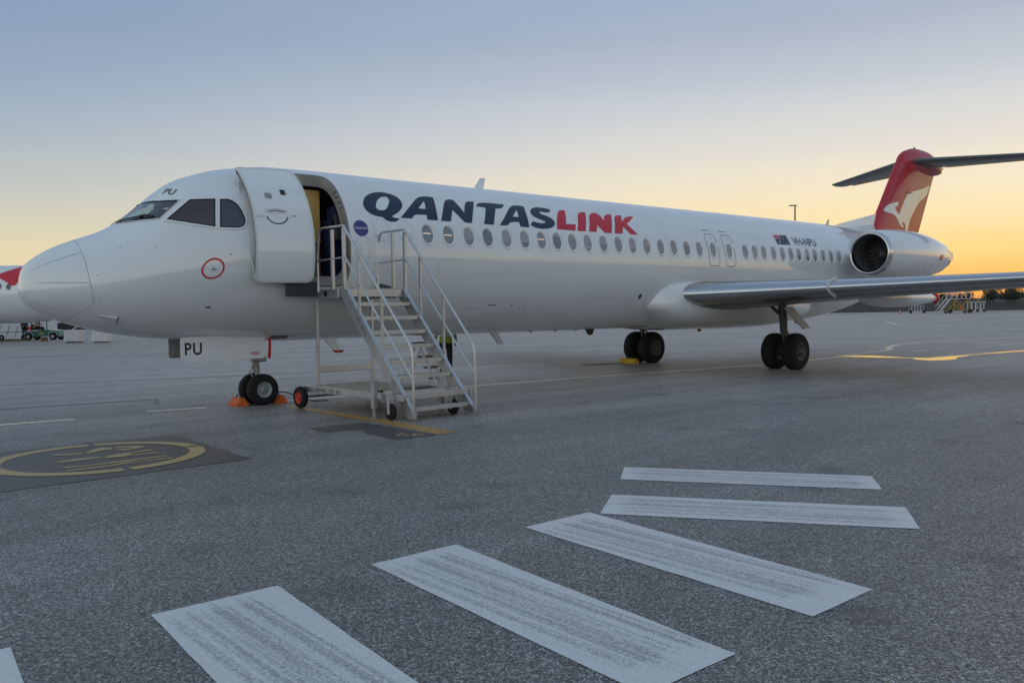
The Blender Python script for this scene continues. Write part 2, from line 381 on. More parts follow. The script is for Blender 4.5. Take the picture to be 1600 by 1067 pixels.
def water_mat():
    m, t, b = principled('puddle_water')
    b.inputs['Base Color'].default_value = (0.05, 0.05, 0.055, 1)
    n, l = t.nodes, t.links
    nz = n.new('ShaderNodeTexNoise'); nz.inputs['Scale'].default_value = 2.5
    r = n.new('ShaderNodeMapRange'); r.inputs[3].default_value = 0.02; r.inputs[4].default_value = 0.07
    l.new(nz.outputs['Fac'], r.inputs[0]); l.new(r.outputs[0], b.inputs['Roughness'])
    b.inputs['IOR'].default_value = 1.45
    geo = n.new('ShaderNodeNewGeometry'); nb = n.new('ShaderNodeTexNoise'); nb.inputs['Scale'].default_value = 9; nb.inputs['Detail'].default_value = 3; l.new(geo.outputs['Position'], nb.inputs['Vector'])
    bp = n.new('ShaderNodeBump'); bp.inputs['Strength'].default_value = 0.25; bp.inputs['Distance'].default_value = 0.01; l.new(nb.outputs['Fac'], bp.inputs['Height']); l.new(bp.outputs[0], b.inputs['Normal'])
    return m
WATER = water_mat()

def mesh_fence_mat():
    m = bpy.data.materials.new('chain_link'); m.use_nodes = True
    t = m.node_tree; n, l = t.nodes, t.links
    b = n['Principled BSDF']; b.inputs['Base Color'].default_value = (0.07, 0.075, 0.08, 1); b.inputs['Roughness'].default_value = 0.6
    co = n.new('ShaderNodeTexCoord')
    mp = n.new('ShaderNodeMapping'); mp.inputs['Rotation'].default_value = (0, rad(45), 0); mp.inputs['Scale'].default_value = (14, 14, 14)
    l.new(co.outputs['Object'], mp.inputs[0])
    ch = n.new('ShaderNodeTexBrick'); ch.offset = 0; ch.inputs['Scale'].default_value = 1; ch.inputs['Mortar Size'].default_value = 0.07
    ch.inputs['Color1'].default_value = (0, 0, 0, 1); ch.inputs['Color2'].default_value = (0, 0, 0, 1); ch.inputs['Mortar'].default_value = (1, 1, 1, 1)
    sw = n.new('ShaderNodeSeparateXYZ'); cb = n.new('ShaderNodeCombineXYZ')
    l.new(mp.outputs[0], sw.inputs[0]); l.new(sw.outputs[0], cb.inputs[0]); l.new(sw.outputs[2], cb.inputs[1]); l.new(cb.outputs[0], ch.inputs['Vector'])
    tr = n.new('ShaderNodeBsdfTransparent'); mx = n.new('ShaderNodeMixShader')
    l.new(ch.outputs['Color'], mx.inputs[0]); l.new(tr.outputs[0], mx.inputs[1]); l.new(b.outputs[0], mx.inputs[2])
    l.new(mx.outputs[0], n['Material Output'].inputs[0])
    return m
CHAIN = mesh_fence_mat()

# ------------------------------------------------------------------ object helpers
def link(o, parent=None):
    COL.objects.link(o)
    if parent is not None: o.parent = parent
    return o
def tag(o, label=None, cat=None, group=None, kind=None):
    if label: o['label'] = label
    if cat: o['category'] = cat
    if group: o['group'] = group
    if kind: o['kind'] = kind
    return o
def empty(name, loc=(0, 0, 0), rz=0.0):
    o = bpy.data.objects.new(name, None)
    o.location = loc; o.rotation_euler = (0, 0, rz); o.empty_display_size = 0.3
    return link(o)

class MB:
    """collects simple solids into ONE mesh object"""
    def __init__(s): s.v = []; s.f = []; s.sm = []
    def add(s, verts, faces, smooth=False):
        k = len(s.v); s.v += [tuple(p) for p in verts]
        s.f += [tuple(i + k for i in f) for f in faces]; s.sm += [smooth] * len(faces)
        return s
    def box(s, c, d, rot=None, bev=0.0):
        c = Vector(c); R = rot if rot is not None else Matrix.Identity(3)
        hx, hy, hz = d[0] / 2, d[1] / 2, d[2] / 2
        b = min(bev, hx * .9, hy * .9, hz * .9)
        if b <= 0:
            P = [Vector((x, y, z)) for x in (-hx, hx) for y in (-hy, hy) for z in (-hz, hz)]
            s.add([c + R @ p for p in P], [(0, 1, 3, 2), (4, 6, 7, 5), (0, 4, 5, 1), (2, 3, 7, 6), (0, 2, 6, 4), (1, 5, 7, 3)])
            return s
        bm = bmesh.new(); bmesh.ops.create_cube(bm, size=1)
        for v in bm.verts: v.co = Vector((v.co.x * 2 * hx, v.co.y * 2 * hy, v.co.z * 2 * hz))
        bmesh.ops.bevel(bm, geom=bm.edges[:], offset=b, segments=2, affect='EDGES', profile=0.5)
        bm.verts.index_update()
        s.add([c + R @ v.co for v in bm.verts], [[v.index for v in f.verts] for f in bm.faces]); bm.free()
        return s
    def tube(s, pts, r, n=10, cap=True, smooth=True):
        pts = [Vector(p) for p in pts]
        rr = r if isinstance(r, (list, tuple)) else [r] * len(pts)
        rings = []; up = None
        for i, p in enumerate(pts):
            if i == 0: d = pts[1] - p
            elif i == len(pts) - 1: d = p - pts[i - 1]
            else: d = (pts[i + 1] - p).normalized() + (p - pts[i - 1]).normalized()
            d.normalize()
            if up is None:
                up = Vector((0, 0, 1)) if abs(d.z) < .9 else Vector((1, 0, 0))
            a = d.cross(up).normalized(); b = a.cross(d).normalized(); up = b
            rings.append([p + (a * math.cos(2 * math.pi * k / n) + b * math.sin(2 * math.pi * k / n)) * rr[i] for k in range(n)])
        V = [q for R in rings for q in R]; F = []
        for i in range(len(pts) - 1):
            for k in range(n):
                F.append((i * n + k, i * n + (k + 1) % n, (i + 1) * n + (k + 1) % n, (i + 1) * n + k))
        s.add(V, F, smooth)
        if cap: s.add(rings[0], [tuple(range(n))[::-1]]); s.add(rings[-1], [tuple(range(n))])
        return s
    def bar(s, a, b, w, h, up=(0, 0, 1)):
        a, b = Vector(a), Vector(b); d = (b - a); L = d.length; d.normalize()
        up = Vector(up)
        if abs(d.dot(up)) > .98: up = Vector((1, 0, 0))
        x = d.cross(up).normalized(); z = x.cross(d)
        R = Matrix((x, d, z)).transposed()
        return s.box((a + b) / 2, (w, L, h), R)
    def prism(s, poly, a0, a1, axis):
        """polygon (2-D, the two other axes in order) extruded along an axis"""
        def p3(q, t):
            q = list(q); q.insert(axis, t); return q
        n = len(poly)
        V = [p3(q, a0) for q in poly] + [p3(q, a1) for q in poly]
        F = [tuple(range(n))[::-1], tuple(range(n, 2 * n))] + [(i, (i + 1) % n, n + (i + 1) % n, n + i) for i in range(n)]
        return s.add(V, F)
    def lathe(s, prof, c, axis=0, n=40, smooth=True, flip=False):
        """profile [(a, r)] about an axis through c"""
        c = Vector(c); V = []; F = []
        for a, r in prof:
            for k in range(n):
                t = 2 * math.pi * k / n; q = [r * math.cos(t), r * math.sin(t)]; q.insert(axis, a)
                V.append(c + Vector(q))
        for i in range(len(prof) - 1):
            for k in range(n):
                f = (i * n + k, i * n + (k + 1) % n, (i + 1) * n + (k + 1) % n, (i + 1) * n + k)
                F.append(f[::-1] if flip else f)
        return s.add(V, F, smooth)
    def loft(s, rings, cap=True, smooth=True, closed=True):
        n = len(rings[0]); V = [p for R in rings for p in R]; F = []
        for i in range(len(rings) - 1):
            for k in range(n if closed else n - 1):
                F.append((i * n + k, i * n + (k + 1) % n, (i + 1) * n + (k + 1) % n, (i + 1) * n + k))
        s.add(V, F, smooth)
        if cap: s.add(rings[0], [tuple(range(n))[::-1]], False); s.add(rings[-1], [tuple(range(n))], False)
        return s
    def build(s, name, material, parent=None, fixn=True, loc=None, auto=None):
        me = bpy.data.meshes.new(name); me.from_pydata(s.v, [], s.f)
        me.polygons.foreach_set('use_smooth', s.sm)
        if fixn:
            bm = bmesh.new(); bm.from_mesh(me)
            bmesh.ops.recalc_face_normals(bm, faces=bm.faces[:]); bm.to_mesh(me); bm.free()
        me.update()
        if material: me.materials.append(material)
        o = bpy.data.objects.new(name, me)
        if loc is not None: o.location = loc
        return link(o, parent)

def copy_tree(o, parent=None):
    c = o.copy(); COL.objects.link(c); c.parent = parent
    for ch in [x for x in bpy.data.objects if x.parent == o]:
        copy_tree(ch, c)
    return c

def flat_mesh(loops):
    """outer loop + holes in 2-D -> bmesh in z=0"""
    vl = [[Vector((p[0], p[1], 0)) for p in L] for L in loops]
    tris = tessellate_polygon(vl)
    allv = [p for L in vl for p in L]
    bm = bmesh.new(); bv = [bm.verts.new(p) for p in allv]
    for t in tris:
        try: bm.faces.new([bv[i] for i in t])
        except ValueError: pass
    return bm
def cut_grid(bm, du, dv):
    for ax, d in ((0, du), (1, dv)):
        if not d: continue
        lo = min(v.co[ax] for v in bm.verts); hi = max(v.co[ax] for v in bm.verts)
        k = math.floor(lo / d) + 1
        while k * d < hi - 1e-6:
            co = [0, 0, 0]; co[ax] = k * d; no = [0, 0, 0]; no[ax] = 1
            bmesh.ops.bisect_plane(bm, geom=bm.verts[:] + bm.edges[:] + bm.faces[:], plane_co=co, plane_no=no, dist=1e-6)
            k += 1
def smooth_loop(L, it=1):
    """Chaikin corner cutting, keeps sharp corners sharp"""
    for _ in range(it):
        out = []; n = len(L)
        for i in range(n):
            a, b, c = Vector(L[i - 1]), Vector(L[i]), Vector(L[(i + 1) % n])
            ang = (b - a).angle(c - b, 0)
            if ang > rad(48): out.append(tuple(b))
            else: out.append(tuple(b * .75 + a * .25)); out.append(tuple(b * .75 + c * .25))
        L = out
    return L
def decal(name, loops, fmap, material, parent, du=None, dv=None, smooth=True):
    """flat shape wrapped on a surface; fmap(u, v) -> point"""
    bm = flat_mesh(loops); cut_grid(bm, du, dv)
    for v in bm.verts: v.co = fmap(v.co.x, v.co.y)
    me = bpy.data.meshes.new(name); bm.to_mesh(me); bm.free()
    for p in me.polygons: p.use_smooth = smooth
    me.materials.append(material)
    return link(bpy.data.objects.new(name, me), parent)
def text_mesh(txt, shear=0.0, space=1.0, bold=0.0):
    cu = bpy.data.curves.new('t', 'FONT'); cu.body = txt; cu.size = 1.0; cu.shear = shear; cu.space_character = space; cu.resolution_u = 3; cu.offset = bold
    ob = bpy.data.objects.new('t', cu); COL.objects.link(ob)
    bpy.context.view_layer.update()
    me = bpy.data.meshes.new_from_object(ob.evaluated_get(bpy.context.evaluated_depsgraph_get()))
    bpy.data.objects.remove(ob); bpy.data.curves.remove(cu)
    bm = bmesh.new(); bm.from_mesh(me); bpy.data.meshes.remove(me)
    xs = [v.co.x for v in bm.verts]; ys = [v.co.y for v in bm.verts]
    x0, x1, y0, y1 = min(xs), max(xs), min(ys), max(ys)
    for v in bm.verts: v.co = Vector(((v.co.x - x0) / (x1 - x0), (v.co.y - y0) / (y1 - y0), 0))
    return bm
def text_decal(name, txt, fmap, material, parent, du=None, dv=None, shear=0.0, space=1.0, bold=0.0):
    """text in the unit square, fmap places it"""
    bm = text_mesh(txt, shear, space, bold); cut_grid(bm, du, dv)
    for v in bm.verts: v.co = fmap(v.co.x, v.co.y)
    me = bpy.data.meshes.new(name); bm.to_mesh(me); bm.free(); me.materials.append(material)
    return link(bpy.data.objects.new(name, me), parent)
def ellipse(cx, cy, rx, ry, n=32):
    return [(cx + rx * math.cos(2 * math.pi * k / n), cy + ry * math.sin(2 * math.pi * k / n)) for k in range(n)]
def rrect(x0, x1, y0, y1, r, n=5, ry=None):
    ry = ry or r; L = []
    for cx, cy, a in ((x1 - r, y1 - ry, 0), (x0 + r, y1 - ry, 90), (x0 + r, y0 + ry, 180), (x1 - r, y0 + ry, 270)):
        for k in range(n + 1):
            t = rad(a + 90 * k / n); L.append((cx + r * math.cos(t), cy + ry * math.sin(t)))
    return L
def strip_loop(pts, w):
    """constant-width band along a 2-D polyline"""
    P = [Vector(p) for p in pts]; Lf = []; Rt = []
    for i, p in enumerate(P):
        d = (P[min(i + 1, len(P) - 1)] - P[max(i - 1, 0)]).normalized(); nn = Vector((-d.y, d.x)) * w / 2
        Lf.append(tuple(p + nn)); Rt.append(tuple(p - nn))
    return Lf + Rt[::-1]

# ================================================================== SETTING: ground and markings
gm = MB()
gm.add([(-4000, -4000, 0), (5000, -4000, 0), (5000, 6000, 0), (-4000, 6000, 0)], [(0, 1, 2, 3)])
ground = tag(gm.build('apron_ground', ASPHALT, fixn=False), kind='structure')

def ground_patch(name, loop, material, z=0.004, centre=None, rot=0.0, parent=ground):
    """painted sheet with its own axes so that wear runs along it"""
    cx = sum(p[0] for p in loop) / len(loop); cy = sum(p[1] for p in loop) / len(loop)
    if centre: cx, cy = centre
    c, s = math.cos(-rot), math.sin(-rot)
    L = [((x - cx) * c - (y - cy) * s, (x - cx) * s + (y - cy) * c) for x, y in loop]
    bm = flat_mesh([L])
    for f in bm.faces:
        if f.normal.z < 0: f.normal_flip()
    me = bpy.data.meshes.new(name); bm.to_mesh(me); bm.free(); me.materials.append(material)
    o = bpy.data.objects.new(name, me); o.location = (cx, cy, z); o.rotation_euler = (0, 0, rot)
    return link(o, parent)
def ragged(loop, step=0.18, amp=0.0035):
    out = []
    for i in range(len(loop)):
        a, b = Vector(loop[i]), Vector(loop[(i + 1) % len(loop)]); n = max(1, int((b - a).length / step))
        nn = Vector((-(b - a).y, (b - a).x)).normalized()
        for k in range(n):
            q = a.lerp(b, k / n); out.append(tuple(q + nn * random.uniform(-amp, amp)) if k else tuple(q))
    return out
# crossing: the row running along the apron and the two bars that turn off it
for x0, x1, y0, y1, sl in ((-3.55, -2.06, -13.05, -10.53, -0.10), (-1.36, -0.59, -13.1, -10.54, -0.11), (0.08, 0.80, -13.1, -10.55, -0.10), (1.49, 2.21, -13.08, -10.52, -0.10)):
    if x0 < -3: x0 = -2.83
    ground_patch('crossing_stripe', ragged([(x0 + 0.0, y1), (x0 + sl * 1.4, y0), (x1 + sl * 1.9, y0), (x1, y1)]), STRIPE)
for L in ([(2.85, -10.18), (4.24, -12.24), (3.62, -12.64), (2.24, -10.62)], [(3.96, -9.33), (5.32, -11.40), (4.78, -11.77), (3.44, -9.75)]):
    ground_patch('crossing_stripe', ragged(L), STRIPE, rot=rad(34))
# black patch with stencilled ring marking
ground_patch('painted_patch', ragged([(1.33, -3.09), (-1.36, -3.03), (-1.34, -5.93), (1.29, -5.85)], .3, .012), BLACKPATCH)
for a0, a1 in ((2, 78), (82, 178), (182, 268), (272, 358)):
    n = 22; A = [rad(a0 + (a1 - a0) * k / n) for k in range(n + 1)]
    ground_patch('ring_segment', [(-.02 + 1.22 * math.cos(a), -4.39 + 1.22 * math.sin(a)) for a in A] + [(-.02 + 1.03 * math.cos(a), -4.39 + 1.03 * math.sin(a)) for a in A[::-1]], RINGPAINT, .008)
STENCIL = [[[-0.433,-3.873],[-0.362,-3.794],[-0.097,-3.911],[-0.11,-4.0],[-0.239,-3.97]],[[-0.064,-3.927],[0.107,-3.696],[0.221,-3.628],[0.298,-3.707],[0.308,-3.81],[0.247,-3.893],[0.156,-3.872],[0.075,-3.931],[-0.027,-4.0]],[[0.354,-3.728],[0.483,-3.748],[0.67,-3.864],[0.61,-3.991],[0.469,-4.067],[0.351,-4.072],[0.298,-4.018],[0.333,-3.928],[0.459,-3.966],[0.519,-3.898],[0.396,-3.845],[0.335,-3.819]],[[-0.517,-4.42],[-0.291,-4.34],[-0.026,-4.385],[-0.024,-4.483],[-0.259,-4.497],[-0.466,-4.5]],[[0.004,-4.528],[0.074,-4.389],[0.299,-4.316],[0.35,-4.351],[0.315,-4.519],[0.239,-4.589],[0.082,-4.559]],[[0.35,-4.351],[0.548,-4.256],[0.647,-4.286],[0.633,-4.361],[0.454,-4.372],[0.342,-4.428]],[[0.315,-4.519],[0.47,-4.508],[0.626,-4.564],[0.617,-4.641],[0.41,-4.581],[0.299,-4.585]],[[-0.53,-4.872],[-0.259,-4.916],[0.619,-4.878],[0.597,-4.954],[-0.038,-4.993],[-0.522,-4.964]],[[-0.55,-5.101],[-0.24,-5.107],[0.044,-5.076],[0.619,-5.074],[0.599,-5.149],[0.187,-5.131],[-0.195,-5.195],[-0.557,-5.174]]]
for L in STENCIL: ground_patch('stencil_stroke', L, RINGPAINT, .008)
ground_patch('stencil_stroke', [(0.10, -5.02), (0.25, -4.985), (0.02, -5.10), (-0.13, -5.13)], RINGPAINT, .0085)
# stop bar and its black panel
ground_patch('stop_bar', ragged([(4.30, -0.25), (4.12, -0.25), (4.09, -3.87), (3.985, -5.84), (4.345, -5.83), (4.36, -3.9)], .2, .01), YELLOWL)
ground_patch('painted_patch', ragged([(3.02, -3.85), (3.97, -3.90), (3.97, -5.84), (3.30, -5.84), (3.36, -4.90), (3.56, -4.66), (3.33, -4.52), (3.02, -4.49)], .15, .015), BLACKPATCH)
for i, (x, y) in enumerate(((3.55, -5.50), (3.66, -5.42), (3.62, -5.60), (3.76, -5.58), (3.68, -5.72), (3.80, -5.70))):
    ground_patch('stencil_stroke', [(x - .04, y - .05), (x + .03, y - .06), (x + .05, y + .03), (x + .01, y + .06), (x - .03, y + .02)], RINGPAINT, .008)
# thin centre line, its dashes ahead of the nose and the curve behind the tail
for a, b in (((-.45, .21), (.79, .12)), ((2.02, .36), (3.03, .17))):
    ground_patch('centre_dash', strip_loop([a, b], .22), YELLOWT)
ground_patch('centre_line', strip_loop([(4.5, .18), (9.33, -.06), (13.5, -.40), (18.9, -1.12), (24.0, -.85)], .26), YELLOWT)
ground_patch('turn_line', strip_loop([(24.5, -.5), (27.0, -.3), (29.0, -.02), (29.9, .35), (31.2, 1.05), (33.3, 1.75), (36.2, 2.0), (38, 1.9), (46, .3)], .24), YELLOWT)
for a, b in (((28.5, -1.13), (29.7, -1.15)), ((30.3, -1.2), (31.0, -1.4)), ((31.7, -1.5), (32.4, -1.64)), ((33.1, -1.7), (34.1, -1.7)), ((35, -1.75), (36.2, -1.8))):
    ground_patch('dash_mark', strip_loop([a, b], .24), PALELINE)
for a, b, w in (((52.2, 35.5), (62.0, 5.0), .4), ((34.0, 10.0), (38.6, -4.0), .22), ((82.7, 26.4), (71.4, 20.0), .35)):
    ground_patch('apron_line', strip_loop([a, b], w), PALELINE)
for a, b in (((71.4, 20.0), (69.2, 17.3)), ((70.9, 17.0), (72.0, 15.6)), ((67.6, 12.8), (67.2, 10.6)), ((66.7, 9.6), (66.0, 6.6)), ((60.8, 8.6), (60.2, 7.4)), ((58.9, 6.3), (57.8, 5.2))):
    ground_patch('dash_mark', strip_loop([a, b], .5), PALELINE)
# tar repair strips
for pts, w in (([(-3.4, 3.5), (2.9, 2.55)], .16), ([(2.9, 2.55), (2.6, 1.6)], .10), ([(-6, 12), (9, 7), (28, 4.2)], .14), ([(4, 28), (26, 12)], .3)):
    ground_patch('repair_strip', strip_loop(pts, w), REPAIR, .0035)
SCUFF = worn_paint('pale_scuff', (.34, .335, .33), .52, (.5, 2.5, 1), contrast=1.5, film=.5)
for pts, w in (([(12.6, -3.3), (14.5, -3.9), (17.5, -5.1)], .45), ([(9.9, -6.6), (10.5, -6.9), (11.3, -7.2)], .22)):
    ground_patch('pale_scuff', ragged(strip_loop(pts, w), .12, .05), SCUFF, .0035)
# rain water lying on the apron
PUDS = [[(24.15, -.63), (25.03, -.89), (25.25, -1.5), (24.9, -2.35), (24.55, -2.75), (24.25, -2.3), (24.2, -1.5)],
        [(24.65, -2.95), (24.85, -3.30), (25.5, -3.38), (26.6, -3.50), (27.2, -3.62), (26.6, -3.86), (25.6, -3.92), (25.2, -4.05), (24.5, -4.36), (23.6, -3.98), (23.9, -3.3)],
        [(27.9, -3.66), (29, -3.62), (31.35, -3.95), (33.23, -4.16), (35.5, -4.5), (34.6, -4.7), (32.24, -4.38), (30.22, -4.2), (28.6, -3.98)]]
for PUD in PUDS:
    pud = ground_patch('puddle', ragged(smooth_loop(PUD, 2), .10, .045), WATER, .0045, parent=None)
    tag(pud, kind='structure')
for pts, w in (([(24.6, -2.6), (24.55, -2.85), (24.7, -3.1)], .28), ([(27.0, -3.62), (27.5, -3.66), (28.1, -3.74)], .14)):
    tag(ground_patch('puddle', ragged(strip_loop(pts, w), .1, .02), WATER, .0043, parent=None), kind='structure')

# ================================================================== AIRLINER
ZN, ZC, RF = 2.157, 2.8441, 1.65
NX = np.array([0,.06,.2,.45,.8,1.2,1.7,2.1,2.45,2.8,3.2,3.6,4.1,4.7,5.4,6.2,8.0])
NT = np.array([0,.351,.498,.661,.822,.974,1.298,1.672,1.929,2.068,2.193,2.261,2.328,2.339,2.343,2.3371,2.3371])
NB = np.array([0,-.176,-.322,-.468,-.595,-.708,-.802,-.852,-.876,-.897,-.917,-.935,-.959,-.970,-.966,-.9629,-.9629])
NW = np.array([0,.208,.377,.576,.764,.946,1.123,1.241,1.32,1.40,1.48,1.54,1.59,1.63,1.65,1.65,1.65])
def pchip(x, y, xq):
    h = np.diff(x); d = np.diff(y) / h; m = np.zeros(len(x))
    for i in range(1, len(x) - 1):
        if d[i - 1] * d[i] > 0:
            w1 = 2 * h[i] + h[i - 1]; w2 = h[i] + 2 * h[i - 1]; m[i] = (w1 + w2) / (w1 / d[i - 1] + w2 / d[i])
    m[0] = d[0]; m[-1] = d[-1]
    i = np.clip(np.searchsorted(x, xq) - 1, 0, len(h) - 1); t = (xq - x[i]) / h[i]
    return y[i] * (1 + 2 * t) * (1 - t) ** 2 + h[i] * m[i] * t * (1 - t) ** 2 + y[i + 1] * t * t * (3 - 2 * t) + h[i] * m[i + 1] * t * t * (t - 1)
XD = np.unique(np.concatenate([np.linspace(0, 1, 120) ** 2 * .6, np.arange(.6, 33, .02)]))
TX = np.array([8.0, 19.5, 21.0, 22.8, 24, 26, 28, 30, 31.5, 32.0])
T_T = np.array([4.494, 4.494, 4.494, 4.494, 4.485, 4.43, 4.30, 4.10, 3.86, 3.74])
T_B = np.array([1.194, 1.194, 1.205, 1.28, 1.42, 1.76, 2.20, 2.72, 3.15, 3.32])
T_W = np.array([1.65, 1.65, 1.65, 1.64, 1.56, 1.30, .97, .60, .32, .20])
def _prof(nose, tail):
    a = pchip(np.sqrt(NX), nose, np.sqrt(np.clip(XD, 0, 8))) + ZN
    b = pchip(TX, tail, np.clip(XD, 8, 32))
    return np.where(XD < 8, a, b)
ZT = _prof(NT, T_T); ZB = _prof(NB, T_B); WW = _prof(NW, T_W + ZN) ; WW = np.where(XD < 8, WW - ZN, WW - ZN)
def _smooth(a, w=.16):
    u = np.arange(0, 33, .02); v = np.interp(u, XD, a); k = int(w / .02); ker = np.hanning(2 * k + 3); ker /= ker.sum()
    vs_ = np.convolve(np.pad(v, k + 1, mode='edge'), ker, 'valid'); s = np.interp(XD, u, vs_)
    bl = np.clip((XD - .45) / .4, 0, 1); return a * (1 - bl) + s * bl
ZT, ZB, WW = _smooth(ZT), _smooth(ZB, .3), _smooth(WW, .3)
_s = np.clip(XD / 4.5, 0, 1); _s = _s * _s * (3 - 2 * _s)
ZM = np.minimum(ZN + (ZC - ZN) * _s, ZB + (ZT - ZB) * .5)
ZM = np.where(XD > 8, np.where(XD < 22.8, ZC, ZC + (((ZT + ZB) / 2) - ZC) * np.clip((XD - 22.8) / 4, 0, 1)), ZM)
def F(x, th, off=0.0):
    """point on the fuselage skin; th = 0 port side, pi/2 crown"""
    zt = np.interp(x, XD, ZT); zb = np.interp(x, XD, ZB); w = np.interp(x, XD, WW); m = np.interp(x, XD, ZM)
    c, s = math.cos(th), math.sin(th)
    p = Vector((x, -w * c, m + ((zt - m) if s > 0 else (m - zb)) * s))
    if off: p = p + FN(x, th) * off
    return p
def FN(x, th):
    e = .02
    x0 = max(x - e, 1e-5)
    dx = F(x + e, th) - F(x0, th); dt = F(x, th + e) - F(x, th - e)
    n = dt.cross(dx)
    c, s = math.cos(th), math.sin(th)
    r = Vector((0, -c, s))
    if n.dot(r) < 0: n = -n
    return n.normalized()
def FS(x, s, off=0.004): return F(x, s / RF, off)

plane = tag(empty('airliner', (0, 0, 0)), 'white twin-engine T-tail airliner with navy and red lettering and open front door', 'airliner')

# ---- skin: a grid with real holes for the windows and the doorway
TW = 0.2406; DT = 2 * math.pi / 80
WXS = [6.84, 7.35, 7.86, 8.36, 8.87, 9.38, 9.87, 10.34, 10.82, 11.31, 11.83, 12.35, 12.85, 13.37, 13.90, 14.41, 14.93, 15.45, 16.04, 16.76, 17.50, 17.96, 18.40, 18.89, 19.35, 19.80, 20.23, 20.69, 21.12, 21.60, 22.07, 22.55]
HWX, HWT = .145, .2 / RF              # hole half sizes (m, rad)
DOORX = (4.08, 5.08); DOORT = (-.385, 1.075)
xl = list(np.linspace(0, 1, 26)[1:] ** 2 * .8) + list(np.arange(.88, 3.9, .08))
door_cols = [3.97, 4.1, 4.24, 4.38, 4.52, 4.66, 4.8, 4.94, 5.07, 5.19]
xl += door_cols
xl += list(np.arange(5.35, 6.6, .16))
win_cols = {}
for i, w in enumerate(WXS):
    cs = [w - .19, w - .095, w, w + .095, w + .19]
    if i: 
        gap = cs[0] - xl[-1]
        if gap > .2: xl += list(np.linspace(xl[-1], cs[0], int(gap / .15) + 2)[1:-1])
    win_cols[i] = len(xl); xl += cs
xl += list(np.arange(22.95, 32.05, .3))
NXL = len(xl); NTH = 80
KROW0 = 0                               # row j has th = TW + (j - 40) * DT
rows = [TW + (j - 40) * DT for j in range(NTH)]
V = []; NV = []
for x in xl:
    for th in rows:
        V.append(F(x, th)); NV.append(FN(x, th))
idx = lambda i, j: i * NTH + (j % NTH)
removed = set(); blocks = []
d0 = xl.index(door_cols[0])
jd0, jd1 = 40 - 9, 40 + 12
blocks.append(('door', d0, d0 + len(door_cols) - 1, jd0, jd1))
for i in range(len(WXS)): blocks.append((i, win_cols[i], win_cols[i] + 4, 38, 42))
for b in blocks:
    for i in range(b[1], b[2]):
        for j in range(b[3], b[4]): removed.add((i, j))
FC = []
for i in range(NXL - 1):
    for j in range(NTH):
        if (i, j) in removed: continue
        FC.append((idx(i, j), idx(i + 1, j), idx(i + 1, j + 1), idx(i, j + 1)))
def se(c, s, n): return (abs(c) ** n + abs(s) ** n) ** (-1 / n)
door_loop = []
for b in blocks:
    k, i0, i1, j0, j1 = b
    per = [(i, j0) for i in range(i0, i1)] + [(i1, j) for j in range(j0, j1)] + [(i, j1) for i in range(i1, i0, -1)] + [(i0, j) for j in range(j1, j0, -1)]
    if k == 'door': cx, ct, hx, ht, ex = sum(DOORX) / 2, sum(DOORT) / 2, (DOORX[1] - DOORX[0]) / 2, (DOORT[1] - DOORT[0]) / 2, 7
    else: cx, ct, hx, ht, ex = WXS[k], TW, HWX, HWT, 2.15
    rx, rt = (xl[i1] - xl[i0]) / 2, (rows[j1] - rows[j0]) / 2
    mx, mt = (xl[i1] + xl[i0]) / 2, (rows[j1] + rows[j0]) / 2
    ang = []
    for (i, j) in per:
        ang.append(math.atan2((rows[j] - mt) / rt, (xl[i] - mx) / rx))
    loop = []
    n = len(per)
    for q in range(n):
        a, a2 = ang[q], ang[(q + 1) % n]
        while a2 < a: a2 += 2 * math.pi
        for t in (a, (a + a2) / 2):
            c, s = math.cos(t), math.sin(t); r = se(c, s, ex)
            loop.append((cx + hx * r * c, ct + ht * r * s))
    base = len(V)
    for (x, th) in loop: V.append(F(x, th)); NV.append(FN(x, th))
    for q in range(n):
        a = idx(*per[q]); a2 = idx(*per[(q + 1) % n]); h0 = base + 2 * q; h1 = base + 2 * q + 1; h2 = base + (2 * q + 2) % (2 * n)
        FC.append((a, h1, h0)); FC.append((a, a2, h1)); FC.append((a2, h2, h1))
    if k == 'door': door_loop = loop
# nose tip and tail end
tip = len(V); V.append(Vector((0, 0, ZN))); NV.append(Vector((-1, 0, 0)))
for j in range(NTH): FC.append((tip, idx(0, j), idx(0, j + 1)))
end = len(V); V.append(Vector((32.15, 0, 3.53))); NV.append(Vector((1, 0, 0)))
for j in range(NTH): FC.append((idx(NXL - 1, j), end, idx(NXL - 1, j + 1)))
me = bpy.data.meshes.new('fuselage'); me.from_pydata([tuple(v) for v in V], [], FC)
me.materials.append(WHITE)
for p in me.polygons: p.use_smooth = True
bm = bmesh.new(); bm.from_mesh(me); bm.normal_update()
flip = [f for f in bm.faces if f.normal.dot(NV[f.verts[0].index]) < 0]
bmesh.ops.reverse_faces(bm, faces=flip); bm.to_mesh(me); bm.free()
me.normals_split_custom_set_from_vertices([tuple(n) for n in NV])
fuselage = link(bpy.data.objects.new('fuselage', me), plane)

